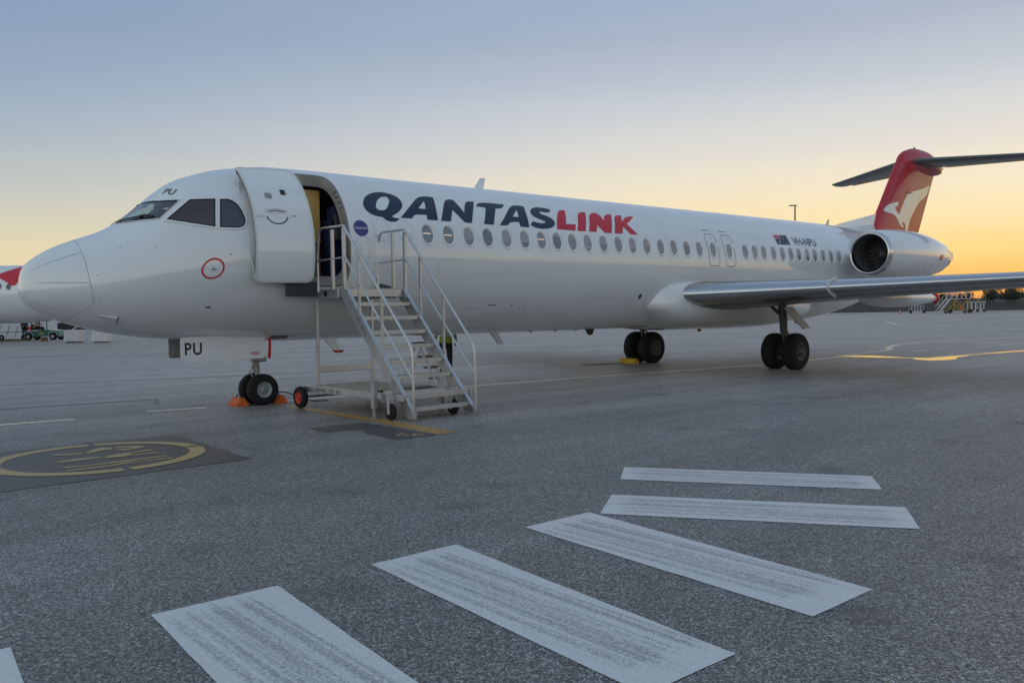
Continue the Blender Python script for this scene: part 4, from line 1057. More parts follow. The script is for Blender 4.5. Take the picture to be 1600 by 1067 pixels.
# ---- engines
def build_engine(sg):
    cy, cz = sg * 2.7, 3.28
    n = MB(); n.lathe([(22.44, .672), (22.6, .705), (22.9, .745), (23.3, .775), (23.9, .79), (24.6, .785), (25.1, .76), (25.6, .715), (26.05, .65), (26.45, .585), (26.65, .55)], (0, cy, cz), 0, 64)
    nac = n.build('engine_nacelle', WHITE, plane)
    l = MB(); l.lathe([(22.46, .676), (22.36, .655), (22.29, .632), (22.26, .605), (22.275, .58), (22.34, .558), (22.45, .545)], (0, cy, cz), 0, 64); l.build('intake_lip', LIPMETAL, nac)
    d = MB(); d.lathe([(22.45, .545), (22.8, .54), (23.3, .56), (23.5, .565)], (0, cy, cz), 0, 48, flip=True); d.lathe([(23.5, .565), (23.52, .02)], (0, cy, cz), 0, 48, flip=True); d.build('intake_duct', INTAKE, nac, fixn=False)
    f = MB()
    for k in range(22):
        t0 = 2 * math.pi * k / 22; R = []
        for r in (.15, .3, .45, .555):
            tw = .35 + r * .9; dt = .10 * .3 / max(r, .2)
            R.append([(23.28 - .05 * math.cos(tw), cy + r * math.cos(t0 - dt), cz + r * math.sin(t0 - dt)), (23.28 + .05, cy + r * math.cos(t0 + dt), cz + r * math.sin(t0 + dt)), (23.30 + .05, cy + r * math.cos(t0 + dt), cz + r * math.sin(t0 + dt)), (23.30 - .05 * math.cos(tw), cy + r * math.cos(t0 - dt), cz + r * math.sin(t0 - dt))])
        f.loft(R, smooth=False)
    f.build('fan_blades', FANB, nac)
    s = MB(); s.lathe([(22.98, .001), (23.02, .06), (23.12, .12), (23.28, .165)], (0, cy, cz), 0, 24); s.build('spinner', FANB, nac)
    z = MB(); z.lathe([(26.6, .55), (26.7, .50), (27.0, .42), (27.17, .39), (27.16, .36), (26.75, .40)], (0, cy, cz), 0, 40); z.build('exhaust_nozzle', NOZZLE, nac)
    b = MB()
    for sy in (-1, 1):                                    # reverser hinge fairings on both flanks
        yy = cy + sy * .47
        R = [[(25.75, yy + sy * .03, cz + .06), (25.75, yy + sy * .03, cz + .20), (25.75, yy - sy * .06, cz + .20), (25.75, yy - sy * .06, cz + .06)],
             [(26.4, yy + sy * .11, cz - .13), (26.4, yy + sy * .11, cz + .17), (26.4, yy - sy * .12, cz + .19), (26.4, yy - sy * .12, cz - .15)],
             [(27.05, yy + sy * .02, cz - .11), (27.05, yy + sy * .02, cz + .14), (27.05, yy - sy * .14, cz + .14), (27.05, yy - sy * .14, cz - .11)],
             [(27.35, yy - sy * .08, cz - .05), (27.35, yy - sy * .08, cz + .05), (27.35, yy - sy * .14, cz + .05), (27.35, yy - sy * .14, cz - .05)]]
        b.loft(R, smooth=False)
    b.build('reverser_fairing', WHITE, nac)
    py = MB()
    R = []
    for y in (1.15, 2.1):
        R.append([(23.0 + c * 4.1, sg * y, 3.30 + hh * .34) for c, hh in [(0, 0), (.06, .5), (.3, .95), (.6, .8), (1, .05), (1, -.05), (.6, -.8), (.3, -.95), (.06, -.5)]])
    py.loft(R); py.build('engine_pylon', WHITE, plane)
    rN = lambda x: np.interp(x, [22.44, 22.9, 23.9, 24.6, 25.1, 25.6, 26.05], [.672, .745, .79, .785, .76, .715, .65])
    NP = lambda x, a, off: Vector((x, cy + sg * (rN(x) + off) * math.cos(a), cz + (rN(x) + off) * math.sin(a)))
    for x in (23.3, 23.85, 24.4, 24.95, 25.5):
        decal('cowl_latch', [[(x, -.50), (x + .03, -.50), (x + .06, -.36), (x + .03, -.36)]], lambda u, v: NP(u, v, .004), DARKLINE, nac)
    for u0, u1 in ((25.55, 25.67), (25.72, 25.84)):
        decal('cowl_emblem', [[(u0 - .1, -.22), (u1 - .1, -.22), (u1 + .03, .02), (u0 + .03, .02)]], lambda u, v: NP(u, v, .005), RED, nac, .06, .05)
    return nac
build_engine(-1); build_engine(1)

# ---- fin, rudder, bullet fairing, tailplane
def fin_edges(z):
    t = (z - 4.2) / 2.75
    le = 27.42 + 2.10 * t; te = 31.33 + 1.58 * t; hi = 30.48 + 1.62 * t
    return le, hi, te
def fin_h(x, z):
    le, hi, te = fin_edges(z); c = te - le; s = min(max((x - le) / c, 0), 1)
    return .105 * c * 5 * (.2969 * math.sqrt(s) - .126 * s - .3516 * s * s + .2843 * s ** 3 - .1036 * s ** 4)
fz = np.linspace(4.1, 7.15, 14)
m = MB(); R = []
for z in fz:
    le, hi, te = fin_edges(z); xs = [le + (hi - .003 - le) * (1 - math.cos(math.pi * k / 36)) for k in range(19)] + [hi]
    R.append([(x, -fin_h(x, z), z) for x in xs] + [(x, fin_h(x, z), z) for x in reversed(xs[1:])])
m.loft(R); fin = m.build('fin', FINRED, plane)
m = MB(); R = []
for z in np.linspace(4.25, 6.90, 10):
    le, hi, te = fin_edges(z); xs = [hi + .012] + [hi + .015 + (te - hi - .018) * k / 8 for k in range(9)] + [te]
    R.append([(x, -max(.004, fin_h(x, z)), z) for x in xs] + [(x, max(.004, fin_h(x, z)), z) for x in reversed(xs)])
m.loft(R, smooth=True); rudder = m.build('rudder', FINRED, plane)
KANG = [[29.43,5.6],[29.45,5.54],[29.38,5.43],[29.17,5.38],[29.22,5.29],[29.41,5.16],[29.51,5.14],[29.74,5.46],[30.0,5.75],[30.16,5.91],[30.37,6.02],[30.8,6.1],[31.35,6.21],[31.85,6.31],[32.47,6.49],[32.42,6.31],[32.13,6.03],[31.68,5.85],[31.46,5.77],[31.13,5.56],[30.85,5.29],[30.61,5.08],[30.46,4.87],[30.35,4.62],[30.29,4.43],[30.08,4.46],[30.1,4.68],[30.03,4.81],[29.86,4.86],[29.74,4.81],[29.9,4.72],[29.9,4.65],[29.74,4.66],[29.53,4.77],[29.33,4.96],[29.12,5.09],[28.92,5.12],[28.62,5.15],[28.44,5.18],[28.42,5.26],[28.62,5.4],[28.92,5.51]]
kl = smooth_loop(KANG, 2)
def clip_half(loop, keep_fin):
    """cut the emblem at the rudder hinge"""
    bm = flat_mesh([loop]); z0, z1 = 4.2, 6.95
    p0 = Vector((fin_edges(z0)[1] + (0 if keep_fin else .012), z0, 0)); p1 = Vector((fin_edges(z1)[1] + (0 if keep_fin else .012), z1, 0))
    d = p1 - p0; n = Vector((d.y, -d.x, 0)).normalized()
    bmesh.ops.bisect_plane(bm, geom=bm.verts[:] + bm.edges[:] + bm.faces[:], plane_co=p0, plane_no=n, clear_outer=keep_fin, clear_inner=not keep_fin)
    cut_grid(bm, .25, .25); return bm
EMB = mat('emblem_white', (.78, .78, .77), .3, coat=1.0, var=.03)
for keep, par in ((True, fin), (False, rudder)):
    bm = clip_half(kl, keep)
    for v in bm.verts: v.co = Vector((v.co.x, -fin_h(v.co.x, v.co.y) - .006, v.co.y))
    me = bpy.data.meshes.new('tail_emblem'); bm.to_mesh(me); bm.free(); me.materials.append(EMB)
    for p in me.polygons: p.use_smooth = True
    link(bpy.data.objects.new('tail_emblem', me), par)
decal('fin_slot', [[(29.95, 6.0), (30.3, 6.03), (30.75, 6.02), (30.4, 5.97)]], lambda u, v: Vector((u, -fin_h(u, v) - .010, v)), BLACKP, fin)
bs = [(29.72, 7.12, 7.12, .01), (29.9, 7.40, 6.93, .13), (30.4, 7.66, 6.84, .21), (31.2, 7.81, 6.82, .27), (32.0, 7.79, 6.83, .29), (32.6, 7.67, 6.86, .26), (33.2, 7.46, 6.94, .18), (33.8, 7.24, 7.16, .02)]
bx_ = np.array([a[0] for a in bs]); R = []
for x in np.linspace(29.72, 33.8, 30):
    t_, b_, w_ = (pchip(bx_, np.array([a[k] for a in bs]), np.array([x]))[0] for k in (1, 2, 3))
    R.append([(x, w_ * math.cos(q * math.pi / 12), (t_ + b_) / 2 + (t_ - b_) / 2 * math.sin(q * math.pi / 12)) for q in range(24)])
m = MB(); m.loft(R); bullet = m.build('bullet_fairing', FINRED, plane)
m = MB(); m.tube([(31.15, 0, 7.79), (31.2, 0, 7.86)], [.05, .02], 10); m.build('tail_beacon', BLACKP, bullet)
for sg in (-1, 1):
    def tp(y, c, h):
        le = np.interp(y, [.1, 5.02], [30.45, 33.95]); ch = np.interp(y, [.1, 4.8, 5.02], [2.95, 1.45, 1.2]); z = 7.25 + (y * .006 if sg < 0 else -y * .006 + .02)
        return Vector((le + c * ch, sg * y, z + h * .10 * ch))
    m = MB(); m.loft([[tp(y, c, h) for c, h in AF if c < .69] for y in (.1, 1.5, 3.2, 4.8, 5.02)]); ts = m.build('tailplane', WINGGREY, plane)
    m = MB(); S = [p for p in AF if p[0] >= .70]; S = [p for p in S if p[1] >= 0] + [p for p in S if p[1] < 0]
    m.loft([[tp(y, c, h) for c, h in S] for y in (.32, 1.5, 3.2, 4.55)]); m.build('elevator', WINGGREY, ts)
m = MB()
R = []
for x, zt_, w_ in ((24.9, 4.46, .01), (26.0, 4.68, .035), (27.2, 4.91, .05), (28.4, 5.14, .06)):
    R.append([(x, -w_ - .10, 4.30), (x, -w_, (4.3 + zt_) / 2), (x, -.012, zt_), (x, .012, zt_), (x, w_, (4.3 + zt_) / 2), (x, w_ + .10, 4.30)])
m.loft(R, smooth=False); m.build('dorsal_fin', WHITE, plane)

# ---- blade aerials, beacons and drain masts
def blade(name, x0, x1, xt0, xt1, z0, z1, y, material, t=.02):
    m = MB(); m.add([(x0, y - t, z0), (x1, y - t, z0), (xt1, y - t * .5, z1), (xt0, y - t * .5, z1), (x0, y + t, z0), (x1, y + t, z0), (xt1, y + t * .5, z1), (xt0, y + t * .5, z1)],
                    [(0, 1, 2, 3), (5, 4, 7, 6), (0, 4, 5, 1), (1, 5, 6, 2), (2, 6, 7, 3), (3, 7, 4, 0)])
    return m.build(name, material, plane)
blade('blade_aerial', 9.22, 9.50, 9.44, 9.58, 4.46, 4.76, 0, WHITE)
blade('blade_aerial', 24.52, 24.66, 24.70, 24.78, 4.42, 4.68, 0, GREYP)
mast = blade('drain_mast', 5.10, 5.34, 5.32, 5.46, 1.22, .98, -.5, WHITE, .03)
m = MB(); m.add([(5.30, -.54, .985), (5.52, -.54, .985), (5.52, -.46, .985), (5.30, -.46, .985), (5.36, -.52, .935), (5.50, -.52, .935), (5.50, -.48, .935), (5.36, -.48, .935)], [(0, 1, 2, 3), (4, 7, 6, 5), (0, 4, 5, 1), (1, 5, 6, 2), (2, 6, 7, 3), (3, 7, 4, 0)]); m.build('mast_tip', REDTAG, mast)
blade('drain_mast', 9.25, 9.45, 9.48, 9.64, 1.24, .95, -.5, GREYP, .025)
blade('blade_aerial', 12.7, 13.0, 12.8, 12.95, 1.20, 1.06, -.1, BLACKP)
for x in (5.05, 5.75, 16.9, 18.3, 4.75):
    m = MB(); m.box((x, 0, 4.50), (.3, .12, .035) if x > 16 else (.07, .05, .05), bev=.015); m.build('roof_fitting', WHITE, plane)
m = MB(); m.tube([(17.05, -.35, 1.16), (17.05, -.35, 1.07), (17.05, -.35, 1.03)], [.06, .06, .03], 12); m.build('belly_beacon', REDTAG, plane)
m = MB(); p0 = F(13.3, -.52, .003); m.lathe([(0, .045), (.004, .04)], (0, 0, 0), 1, 16)
decal('oval_vent', [ellipse(13.29, -.527 * RF, .05, .07, 20)], lambda u, v: FS(u, v, .004), BLACKP, fuselage)
decal('drain_slot', [ellipse(2.62, -.60 * RF, .05, .02, 14)], lambda u, v: F(u, v / RF, .004), BLACKP, fuselage)

# ---- landing gear
def wheel(name, c, R_, w, rim_r, rim_mat, parent, side=-1):
    x, y, z = c
    t = MB(); pr = [(-w * .5, rim_r), (-w * .5, R_ * .72), (-w * .47, R_ * .86), (-w * .36, R_ * .96), (-w * .2, R_ * .995), (0, R_), (w * .2, R_ * .995), (w * .36, R_ * .96), (w * .47, R_ * .86), (w * .5, R_ * .72), (w * .5, rim_r)]
    for g in (-.14, 0, .14):                                     # tread grooves
        pr = [p for p in pr]
    t.lathe(pr, (x, y, z), 1, 56); ty = t.build(name, RUBBER, parent)
    r = MB()
    for sd_ in (-1, 1):
        f = sd_ * w * .5
        r.lathe([(f * 1.0, rim_r * 1.02), (f * 1.03, rim_r * .98), (f * .95, rim_r * .86), (f * .70, rim_r * .72), (f * .66, rim_r * .45), (f * .80, rim_r * .36), (f * 1.08, rim_r * .30), (f * 1.10, rim_r * .12), (f * 1.0, .002)], (x, y, z), 1, 40)
        for k in range(9):
            a = 2 * math.pi * k / 9; r.box((x + rim_r * .58 * math.cos(a), y + f * .70, z + rim_r * .58 * math.sin(a)), (rim_r * .13, .02, rim_r * .13), Matrix.Rotation(-a, 3, 'Y'), bev=.006)
    r.build('wheel_rim', rim_mat, ty)
    return ty
NGX = 3.97
for y in (-.19, .19): wheel('nose_wheel', (NGX, y, .292), .298, .20, .145, HUB, plane)
m = MB()
m.tube([(NGX, -.30, .30), (NGX, .30, .30)], .035, 12); m.tube([(NGX, 0, .28), (NGX - .02, 0, .62)], .042, 14); m.tube([(NGX - .02, 0, .60), (NGX - .08, 0, 1.35)], .065, 14)
m.box((NGX + .01, 0, .86), (.26, .20, .10), bev=.02); m.box((NGX - .06, 0, .74), (.05, .10, .16), bev=.01)
m.tube([(NGX - .07, 0, .80), (NGX - .16, 0, .62), (NGX - .02, 0, .40)], .018, 8); m.tube([(NGX - .2, 0, 1.25), (NGX - .02, 0, .95)], .03, 8)
m.build('nose_gear_leg', STEEL, plane)
def gear_door(y, x0, x1, z0, z1, material):
    L = rrect(x0, x1, z0, z1, .05, 4)
    m = MB(); m.prism(L, y - .012, y + .012, 1); return m.build('nose_gear_door', material, plane)
gd = gear_door(-.45, 2.37, 3.92, .90, 1.33, WHITE)
gd2 = gear_door(.45, 2.47, 3.95, .93, 1.33, mat('door_inside', (.36, .38, .34), .6, var=.15))
b = MB()
for x in (2.52, 2.56): b.tube([(x, .43, 1.0), (x + .05, .425, 1.08), (x, .43, 1.18)], .012, 6)
b.build('door_stiffener', GREYP, gd2)
text_decal('door_code', 'PU', lambda u, v: Vector((2.44 + u * .30, -.466, 1.01 + v * .22)), BLACKP, gd, space=1.15, bold=.02)
for z, w in ((1.02, .13), (1.0, .17), (.985, .20), (.965, .13)): decal('door_stencil', [[(3.72 - w / 2, z), (3.72 + w / 2, z), (3.72 + w / 2, z + .008), (3.72 - w / 2, z + .008)]], lambda u, v: Vector((u, -.465, v)), REDTAG, gd)
tagm = MB(); tagm.add([(3.99, -.45, 1.30), (4.045, -.45, 1.28), (4.04, -.46, 1.1), (4.03, -.455, .89), (3.965, -.455, .89), (3.985, -.46, 1.1)], [(0, 1, 2, 5), (5, 2, 3, 4)])
tagm.build('gear_pin_streamer', REDTAG, plane)
tagm = MB(); tagm.add([(4.60, -1.20, 1.72), (4.62, -1.20, 1.72), (4.57, -1.22, 1.5), (4.545, -1.22, 1.5)], [(0, 1, 2, 3)]); tagm.build('port_streamer', REDTAG, plane)
b = MB(); b.add([F(4.02, -1.2, .003), F(4.35, -1.2, .003), F(4.35, -1.32, .003), F(4.0, -1.32, .003)], [(0, 1, 2, 3)]); b.build('gear_bay_opening', BLACKP, plane)
MGX = 17.98
for sg in (-1, 1):
    for dy in (-.31, .31): wheel('main_wheel', (MGX, sg * 2.52 + dy, .485), .50, .37, .235, DARKHUB, plane)
    m = MB(); Y = sg * 2.52
    m.tube([(MGX, Y - .5, .485), (MGX, Y + .5, .485)], .055, 12); m.tube([(MGX, Y, .46), (MGX - .06, Y, 1.05)], .07, 14); m.tube([(MGX - .055, Y, 1.0), (MGX - .22, Y + sg * .05, 2.05)], [.10, .13], 14)
    m.tube([(MGX + .09, Y, .62), (MGX + .20, Y, .86), (MGX + .05, Y, 1.12)], .03, 8)
    m.tube([(MGX - .15, Y, 1.45), (MGX - .55, Y - sg * .35, 1.95)], .05, 10); m.tube([(MGX - .18, Y, 1.7), (MGX - .5, Y - sg * .1, 2.0)], .035, 8)
    for k in range(3): m.tube([(MGX + .02 + .04 * k, Y + .09, .6), (MGX + .06, Y + .12, 1.0), (MGX - .05, Y + .13, 1.5), (MGX - .15, Y + .1, 1.9)], .012, 6)
    m.build('main_gear_leg', GEARDARK, plane)
    m = MB(); q = [(17.14, 1.68), (17.56, 1.70), (18.43, 1.12), (18.09, 1.09)]
    m.prism(q, sg * 3.0 - .015, sg * 3.0 + .015, 1); m.build('main_gear_door', GREYP, plane)

# ================================================================== BOARDING STAIRS
stairs = tag(empty('boarding_stairs', (4.607, -4.343, 0), .063), 'aluminium mobile boarding stairs with handrails at the open front door', 'stairs')
SW, RUN, ZB0, ZTOP = 1.22, 1.84, .12, 2.14
def sl(t): return ZB0 + (ZTOP - ZB0) * t / RUN
pv = Vector((RUN, ZTOP - ZB0)).normalized(); pn = Vector((pv.y, -pv.x))
for s0 in (0.0, SW):
    m = MB(); dep = .20
    a = (-.03, sl(-.03)); b_ = (RUN + .02, ZTOP)
    L = [(-.03, sl(-.03) + .0), (RUN, ZTOP), (RUN + .22, ZTOP), (RUN + .22, ZTOP - .14), (RUN + pn.x * dep * .9, ZTOP + pn.y * dep - .02), (.17, .02), (-.03, .02)]
    m.prism(L, s0 - .02, s0 + .02, 0); st = m.build('stringer', ALUD, stairs)
    m = MB(); m.bar((s0, -.03, sl(-.03) + .006), (s0, RUN, ZTOP + .006), .065, .022); m.build('stringer_flange', ALU, st)
    if s0 == 0:
        ang = math.atan2(ZTOP - ZB0, RUN)
        text_decal('stringer_number', 'KS-3031', lambda u, v: Vector((-.0225, 1.42 - u * .36 * math.cos(ang) + v * .0 + pn.x * .13 + v * .06 * math.sin(ang) * -1 + .0, sl(1.42) - u * .36 * math.sin(ang) + pn.y * .13 + v * .06 * math.cos(ang))), BLACKP, st)
for k in range(1, 9):
    t = RUN * (1 - .1195 * k); z = sl(t) - .01
    m = MB(); m.box((SW / 2, t + .11, z - .02), (SW - .045, .24, .035), bev=.006); tr = m.build('tread', TREAD, stairs)
    m = MB(); m.box((SW / 2, t - .012, z - .035), (SW - .045, .012, .065), bev=.004); m.build('tread_nosing', ALU, tr)
# platform
m = MB(); m.box((SW / 2, RUN + .47, ZTOP - .015), (SW - .05, .93, .03), bev=.005); plat = m.build('platform', TREAD, stairs)
m = MB()
for s0 in (-.005, SW + .005): m.box((s0, RUN + .60, ZTOP - .09), (.05, .76, .16), bev=.008)
m.box((SW / 2, RUN + .005, ZTOP - .085), (SW - .06, .03, .14), bev=.006); m.box((SW / 2, RUN + .95, ZTOP - .09), (SW - .06, .04, .15), bev=.006)
m.build('platform_frame', ALU, plat)
m = MB(); m.box((-.032, RUN + .62, ZTOP - .09), (.006, .10, .09)); m.build('data_plate', BLACKP, plat)
m = MB(); m.box((-.33, RUN + .93, ZTOP + .0), (.62, .03, .26), bev=.01); m.build('fender_flap', mat('rubber_flap', (.05, .055, .065), .6, var=.2), plat)
m = MB(); m.box((SW + .2, RUN + .90, ZTOP + .12), (.34, .03, .2), bev=.01); m.build('fender_flap', MATS['rubber_flap'], plat)
def bend(pts, r=.12, n=5):
    out = [Vector(pts[0])]
    for i in range(1, len(pts) - 1):
        a, b, c = Vector(pts[i - 1]), Vector(pts[i]), Vector(pts[i + 1])
        p = b + (a - b).normalized() * r; q = b + (c - b).normalized() * r
        for k in range(n + 1):
            t = k / n; out.append(p * (1 - t) ** 2 + b * 2 * t * (1 - t) + q * t * t)
    out.append(Vector(pts[-1])); return out
HR = 1.06
for s0, o in ((-.035, -1), (SW + .035, 1)):
    m = MB(); m.tube(bend([(s0, RUN, ZTOP + HR), (s0, -.02, sl(-.02) + HR - .02), (s0, -.035, .14)], .14), .024, 12); m.build('handrail', ALU, stairs)
    m = MB(); m.tube([(s0, RUN, ZTOP + HR * .53), (s0, -.03, sl(-.03) + HR * .53)], .018, 10); m.build('middle_rail', ALU, stairs)
    m = MB(); m.tube(bend([(s0, RUN, ZTOP + HR), (s0, RUN + .78, ZTOP + HR), (s0, RUN + .86, ZTOP + .55), (s0, RUN + .84, ZTOP - .05)], .13), .022, 10); m.build('platform_rail', ALU, stairs)
    m = MB(); m.tube([(s0, RUN, ZTOP + .52), (s0, RUN + .84, ZTOP + .50)], .016, 10); m.build('platform_middle_rail', ALU, stairs)
    for t in (RUN, RUN + .36): 
        m = MB(); m.box((s0, t, ZTOP + HR / 2 - .04), (.05, .06, HR), bev=.006); m.build('newel_post', ALU, stairs)
    for t in (1.40, .77):
        m = MB(); m.box((s0, t, sl(t) + HR / 2 - .01), (.035, .045, HR - .02), bev=.005); m.build('baluster', ALU, stairs)
    m = MB(); m.tube([(s0, -.035, .06), (s0, -.035, .36)], .028, 10); m.build('rail_sleeve', ALUD, stairs)
# under-frame
for s0 in (-.10, SW + .10):
    m = MB(); m.box((s0, 1.62, .355), (.05, 2.95, .11), bev=.006); r_ = m.build('base_rail', ALU, stairs)
    if s0 < 0:
        for k, (y0, y1) in enumerate(((2.35, 2.72), (2.12, 2.26), (1.92, 2.05))):
            text_decal('rail_marking', ('MAINTENANCE', 'USE', 'ONLY')[k], lambda u, v, y0=y0, y1=y1: Vector((-.0265, y1 - u * (y1 - y0) - 1.62 * 0, .32 + v * .065)) + Vector((-.10, 0, 0)), BLACKP, r_)
    m = MB(); m.box((min(max(s0, .02), SW - .02), RUN + 1.0, 1.22), (.05, .06, 1.75), bev=.006); m.build('rear_leg', ALU, stairs)
for t in (.22, 3.06):
    m = MB(); m.box((SW / 2, t, .36), (SW + .2, .06, .10), bev=.01); m.build('cross_member', ALU, stairs)
m = MB(); m.box((SW / 2, RUN + 1.0, .70), (SW - .08, .04, .11), bev=.006); m.build('rear_brace', ALU, stairs)
m = MB(); m.box((SW / 2, 2.1, .40), (SW + .1, 1.75, .015)); m.build('lower_deck', DECK, stairs)
for s0, t in ((-.24, .74), (SW * .72, .42)):
    m = MB(); m.box((s0, t, .385), (.085, .085, .44), bev=.01); m.box((s0, t, .61), (.10, .10, .03), bev=.008); jk = m.build('stabiliser_jack', ALUD, stairs)
    m = MB(); m.tube([(s0, t, .02), (s0, t, .2)], .032, 12); m.tube([(s0, t, .004), (s0, t, .024)], .085, 16); m.build('jack_foot', STEEL, jk)
for s0, t in ((-.16, .40), (SW * .80, .22)):
    m = MB(); m.lathe([(-.03, .05), (-.03, .11), (-.02, .13), (.02, .13), (.03, .11), (.03, .05)], (s0, t, .132), 0, 28); c_ = m.build('caster_wheel', RUBBER, stairs)
    m = MB(); m.box((s0 - .045, t + .01, .26), (.012, .07, .34), bev=.004); m.box((s0 + .045, t + .01, .26), (.012, .07, .34), bev=.004); m.box((s0, t + .01, .43), (.10, .08, .02)); m.tube([(s0 - .05, t, .132), (s0 + .05, t, .132)], .018, 8); m.build('caster_fork', ALU, c_)
for s0 in (-.20, SW + .22):
    m = MB(); m.lathe([(-.05, .11), (-.055, .15), (-.045, .185), (0, .20), (.045, .185), (.055, .15), (.05, .11)], (s0, 3.10, .20), 0, 36); w_ = m.build('rear_wheel', RUBBER, stairs)
    m = MB(); m.lathe([(-.052, .115), (-.04, .10), (-.02, .06), (-.045, .035), (-.05, .002)], (s0, 3.10, .20), 0, 28); m.lathe([(.052, .115), (.04, .10), (.02, .06), (.06, .03), (.06, .002)], (s0, 3.10, .20), 0, 28); m.build('wheel_rim', RIMRED, w_)
m = MB(); m.tube([(-.22, 3.10, .20), (SW + .24, 3.10, .20)], .02, 10); m.build('rear_axle', STEEL, stairs)

# ---- maintenance steps standing behind the boarding stairs
ms = tag(empty('maintenance_steps', (8.0, .32, 0), rad(38)), 'small white folding steps with brown treads behind the boarding stairs', 'steps')
for s0 in (-.24, .24):
    m = MB(); m.bar((s0, -.42, .03), (s0, .05, 1.02), .04, .12, (1, 0, 0)); m.build('side_frame', WHITEBOX, ms)
    m = MB(); m.bar((s0, .50, .03), (s0, .10, .98), .03, .06, (1, 0, 0)); m.build('rear_leg', WHITEBOX, ms)
for k in range(4):
    z = .24 + k * .24; m = MB(); m.box((0, -.36 + (z / 1.0) * .46 - .03, z), (.44, .22, .04), bev=.006); m.build('tread', BROWNTREAD, ms)
m = MB(); m.box((0, .02, 1.02), (.52, .34, .04), bev=.008); m.build('top_step', BROWNTREAD, ms)
m = MB(); m.box((0, -.34, .05), (.56, .10, .06), bev=.01); m.box((0, .46, .05), (.56, .08, .05), bev=.01); m.build('base_bar', YFRAME, ms)

# ---- wheel chocks
def chock(name, loc, rz, material, label, L=.42, group=None):
    t = tag(empty(name, loc, rz), label, 'chock', group)
    m = MB(); R = []
    for y, k in ((-L / 2, .82), (-L / 2 + .03, 1.0), (L / 2 - .03, 1.0), (L / 2, .82)):
        R.append([(-.13 * k, y, .0), (-.13 * k, y, .05 * k), (-.05 * k, y, .155 * k), (.03 * k, y, .16 * k), (.12 * k, y, .06 * k), (.12 * k, y, .0)])
    m.loft(R, smooth=False); m.build('wedge', material, t)
    h = MB(); h.tube(bend([(0, -.10, .14), (0, -.10, .20), (0, .10, .20), (0, .10, .14)], .04), .009, 8); h.build('carry_handle', ROPE, t)
    return t
chock('wheel_chock', (3.60, .05, 0), 0, ORANGE, 'orange wheel chock in front of the nose wheels')
chock('wheel_chock', (4.36, .05, 0), math.pi, ORANGE, 'orange wheel chock behind the nose wheels')
chock('wheel_chock', (17.36, 2.60, 0), 0, YCHOCK, 'yellow wheel chock in front of the far main wheels', .66)
for nm, pts, lab in (('chock_rope', [(4.40, .1, .2), (4.55, .0, .19), (4.8, -.2, .05), (4.95, -.35, .012), (5.2, -.45, .012)], 'dark rope trailing from the chock behind the nose wheels'),
                     ('chock_rope', [(17.2, 2.7, .03), (16.9, 2.75, .012), (16.5, 3.0, .012), (16.2, 2.9, .012), (15.9, 3.2, .012)], 'dark rope lying ahead of the yellow wheel chock')):
    m = MB(); m.tube(bend(pts, .06, 3), .011, 6); tag(m.build(nm, ROPE), lab, 'rope')

# ================================================================== PEOPLE (one continuous skin-grown figure each)
def person(loc, rz, joints, edges, mats_by, label, scale=1.0):
    names = list(joints); me = bpy.data.meshes.new('person')
    me.from_pydata([joints[k][0] for k in names], [(names.index(a), names.index(b)) for a, b in edges], [])
    o = bpy.data.objects.new('person', me); COL.objects.link(o)
    sk = o.modifiers.new('s', 'SKIN'); sk.use_smooth_shade = True
    for i, k in enumerate(names):
        r = joints[k][1]; me.skin_vertices[0].data[i].radius = (r, r) if not isinstance(r, tuple) else r
    me.skin_vertices[0].data[names.index('pelvis')].use_root = True
    sb = o.modifiers.new('d', 'SUBSURF'); sb.levels = 2; sb.render_levels = 2
    bpy.context.view_layer.update()
    m2 = bpy.data.meshes.new_from_object(o.evaluated_get(bpy.context.evaluated_depsgraph_get()))
    bpy.data.objects.remove(o)
    for m in mats_by[0]: m2.materials.append(m)
    for p in m2.polygons: p.material_index = mats_by[1](p.center); p.use_smooth = True
    ob = bpy.data.objects.new('person', m2); ob.location = loc; ob.rotation_euler = (0, 0, rz); ob.scale = (scale,) * 3
    link(ob); tag(ob, label, 'person')
    return ob
def standing(arm=(.30, -.06), lean=0.0):
    J = {'pelvis': ((0, 0, .95), (.155, .115)), 'waist': ((0, 0, 1.10), (.15, .11)), 'chest': ((0, -.02 - lean, 1.34), (.175, .125)), 'collar': ((0, -.01 - lean, 1.47), (.11, .09)),
         'neck': ((0, -.02 - lean, 1.54), .055), 'head': ((0, -.035 - lean, 1.645), (.078, .095)), 'crown': ((0, -.03 - lean, 1.74), (.06, .075))}
    E = [('pelvis', 'waist'), ('waist', 'chest'), ('chest', 'collar'), ('collar', 'neck'), ('neck', 'head'), ('head', 'crown')]
    for s, n in ((-1, 'l'), (1, 'r')):
        J.update({n + 'sh': ((s * .19, -lean, 1.43), .065), n + 'el': ((s * arm[0] * .85, .02, 1.15), .05), n + 'wr': ((s * arm[0], arm[1] - .08, .93), .038), n + 'hd': ((s * arm[0], arm[1] - .10, .84), (.03, .045)),
                  n + 'hp': ((s * .09, 0, .88), .10), n + 'kn': ((s * .105, -.02, .50), .068), n + 'an': ((s * .11, .02, .10), .05), n + 'to': ((s * .125, -.15, .04), (.045, .035))})
        E += [('collar', n + 'sh'), (n + 'sh', n + 'el'), (n + 'el', n + 'wr'), (n + 'wr', n + 'hd'), ('pelvis', n + 'hp'), (n + 'hp', n + 'kn'), (n + 'kn', n + 'an'), (n + 'an', n + 'to')]
    return J, E
def worker_mat(c):
    if c.z < .13: return 3
    if c.z < .93 and abs(c.x) < .24: return 1
    if c.z > 1.51: return 2
    if c.z < .95 and abs(c.x) >= .24: return 2
    if 1.08 < c.z < 1.14 and abs(c.x) < .2: return 4
    return 0
J, E_ = standing((.27, -.04))
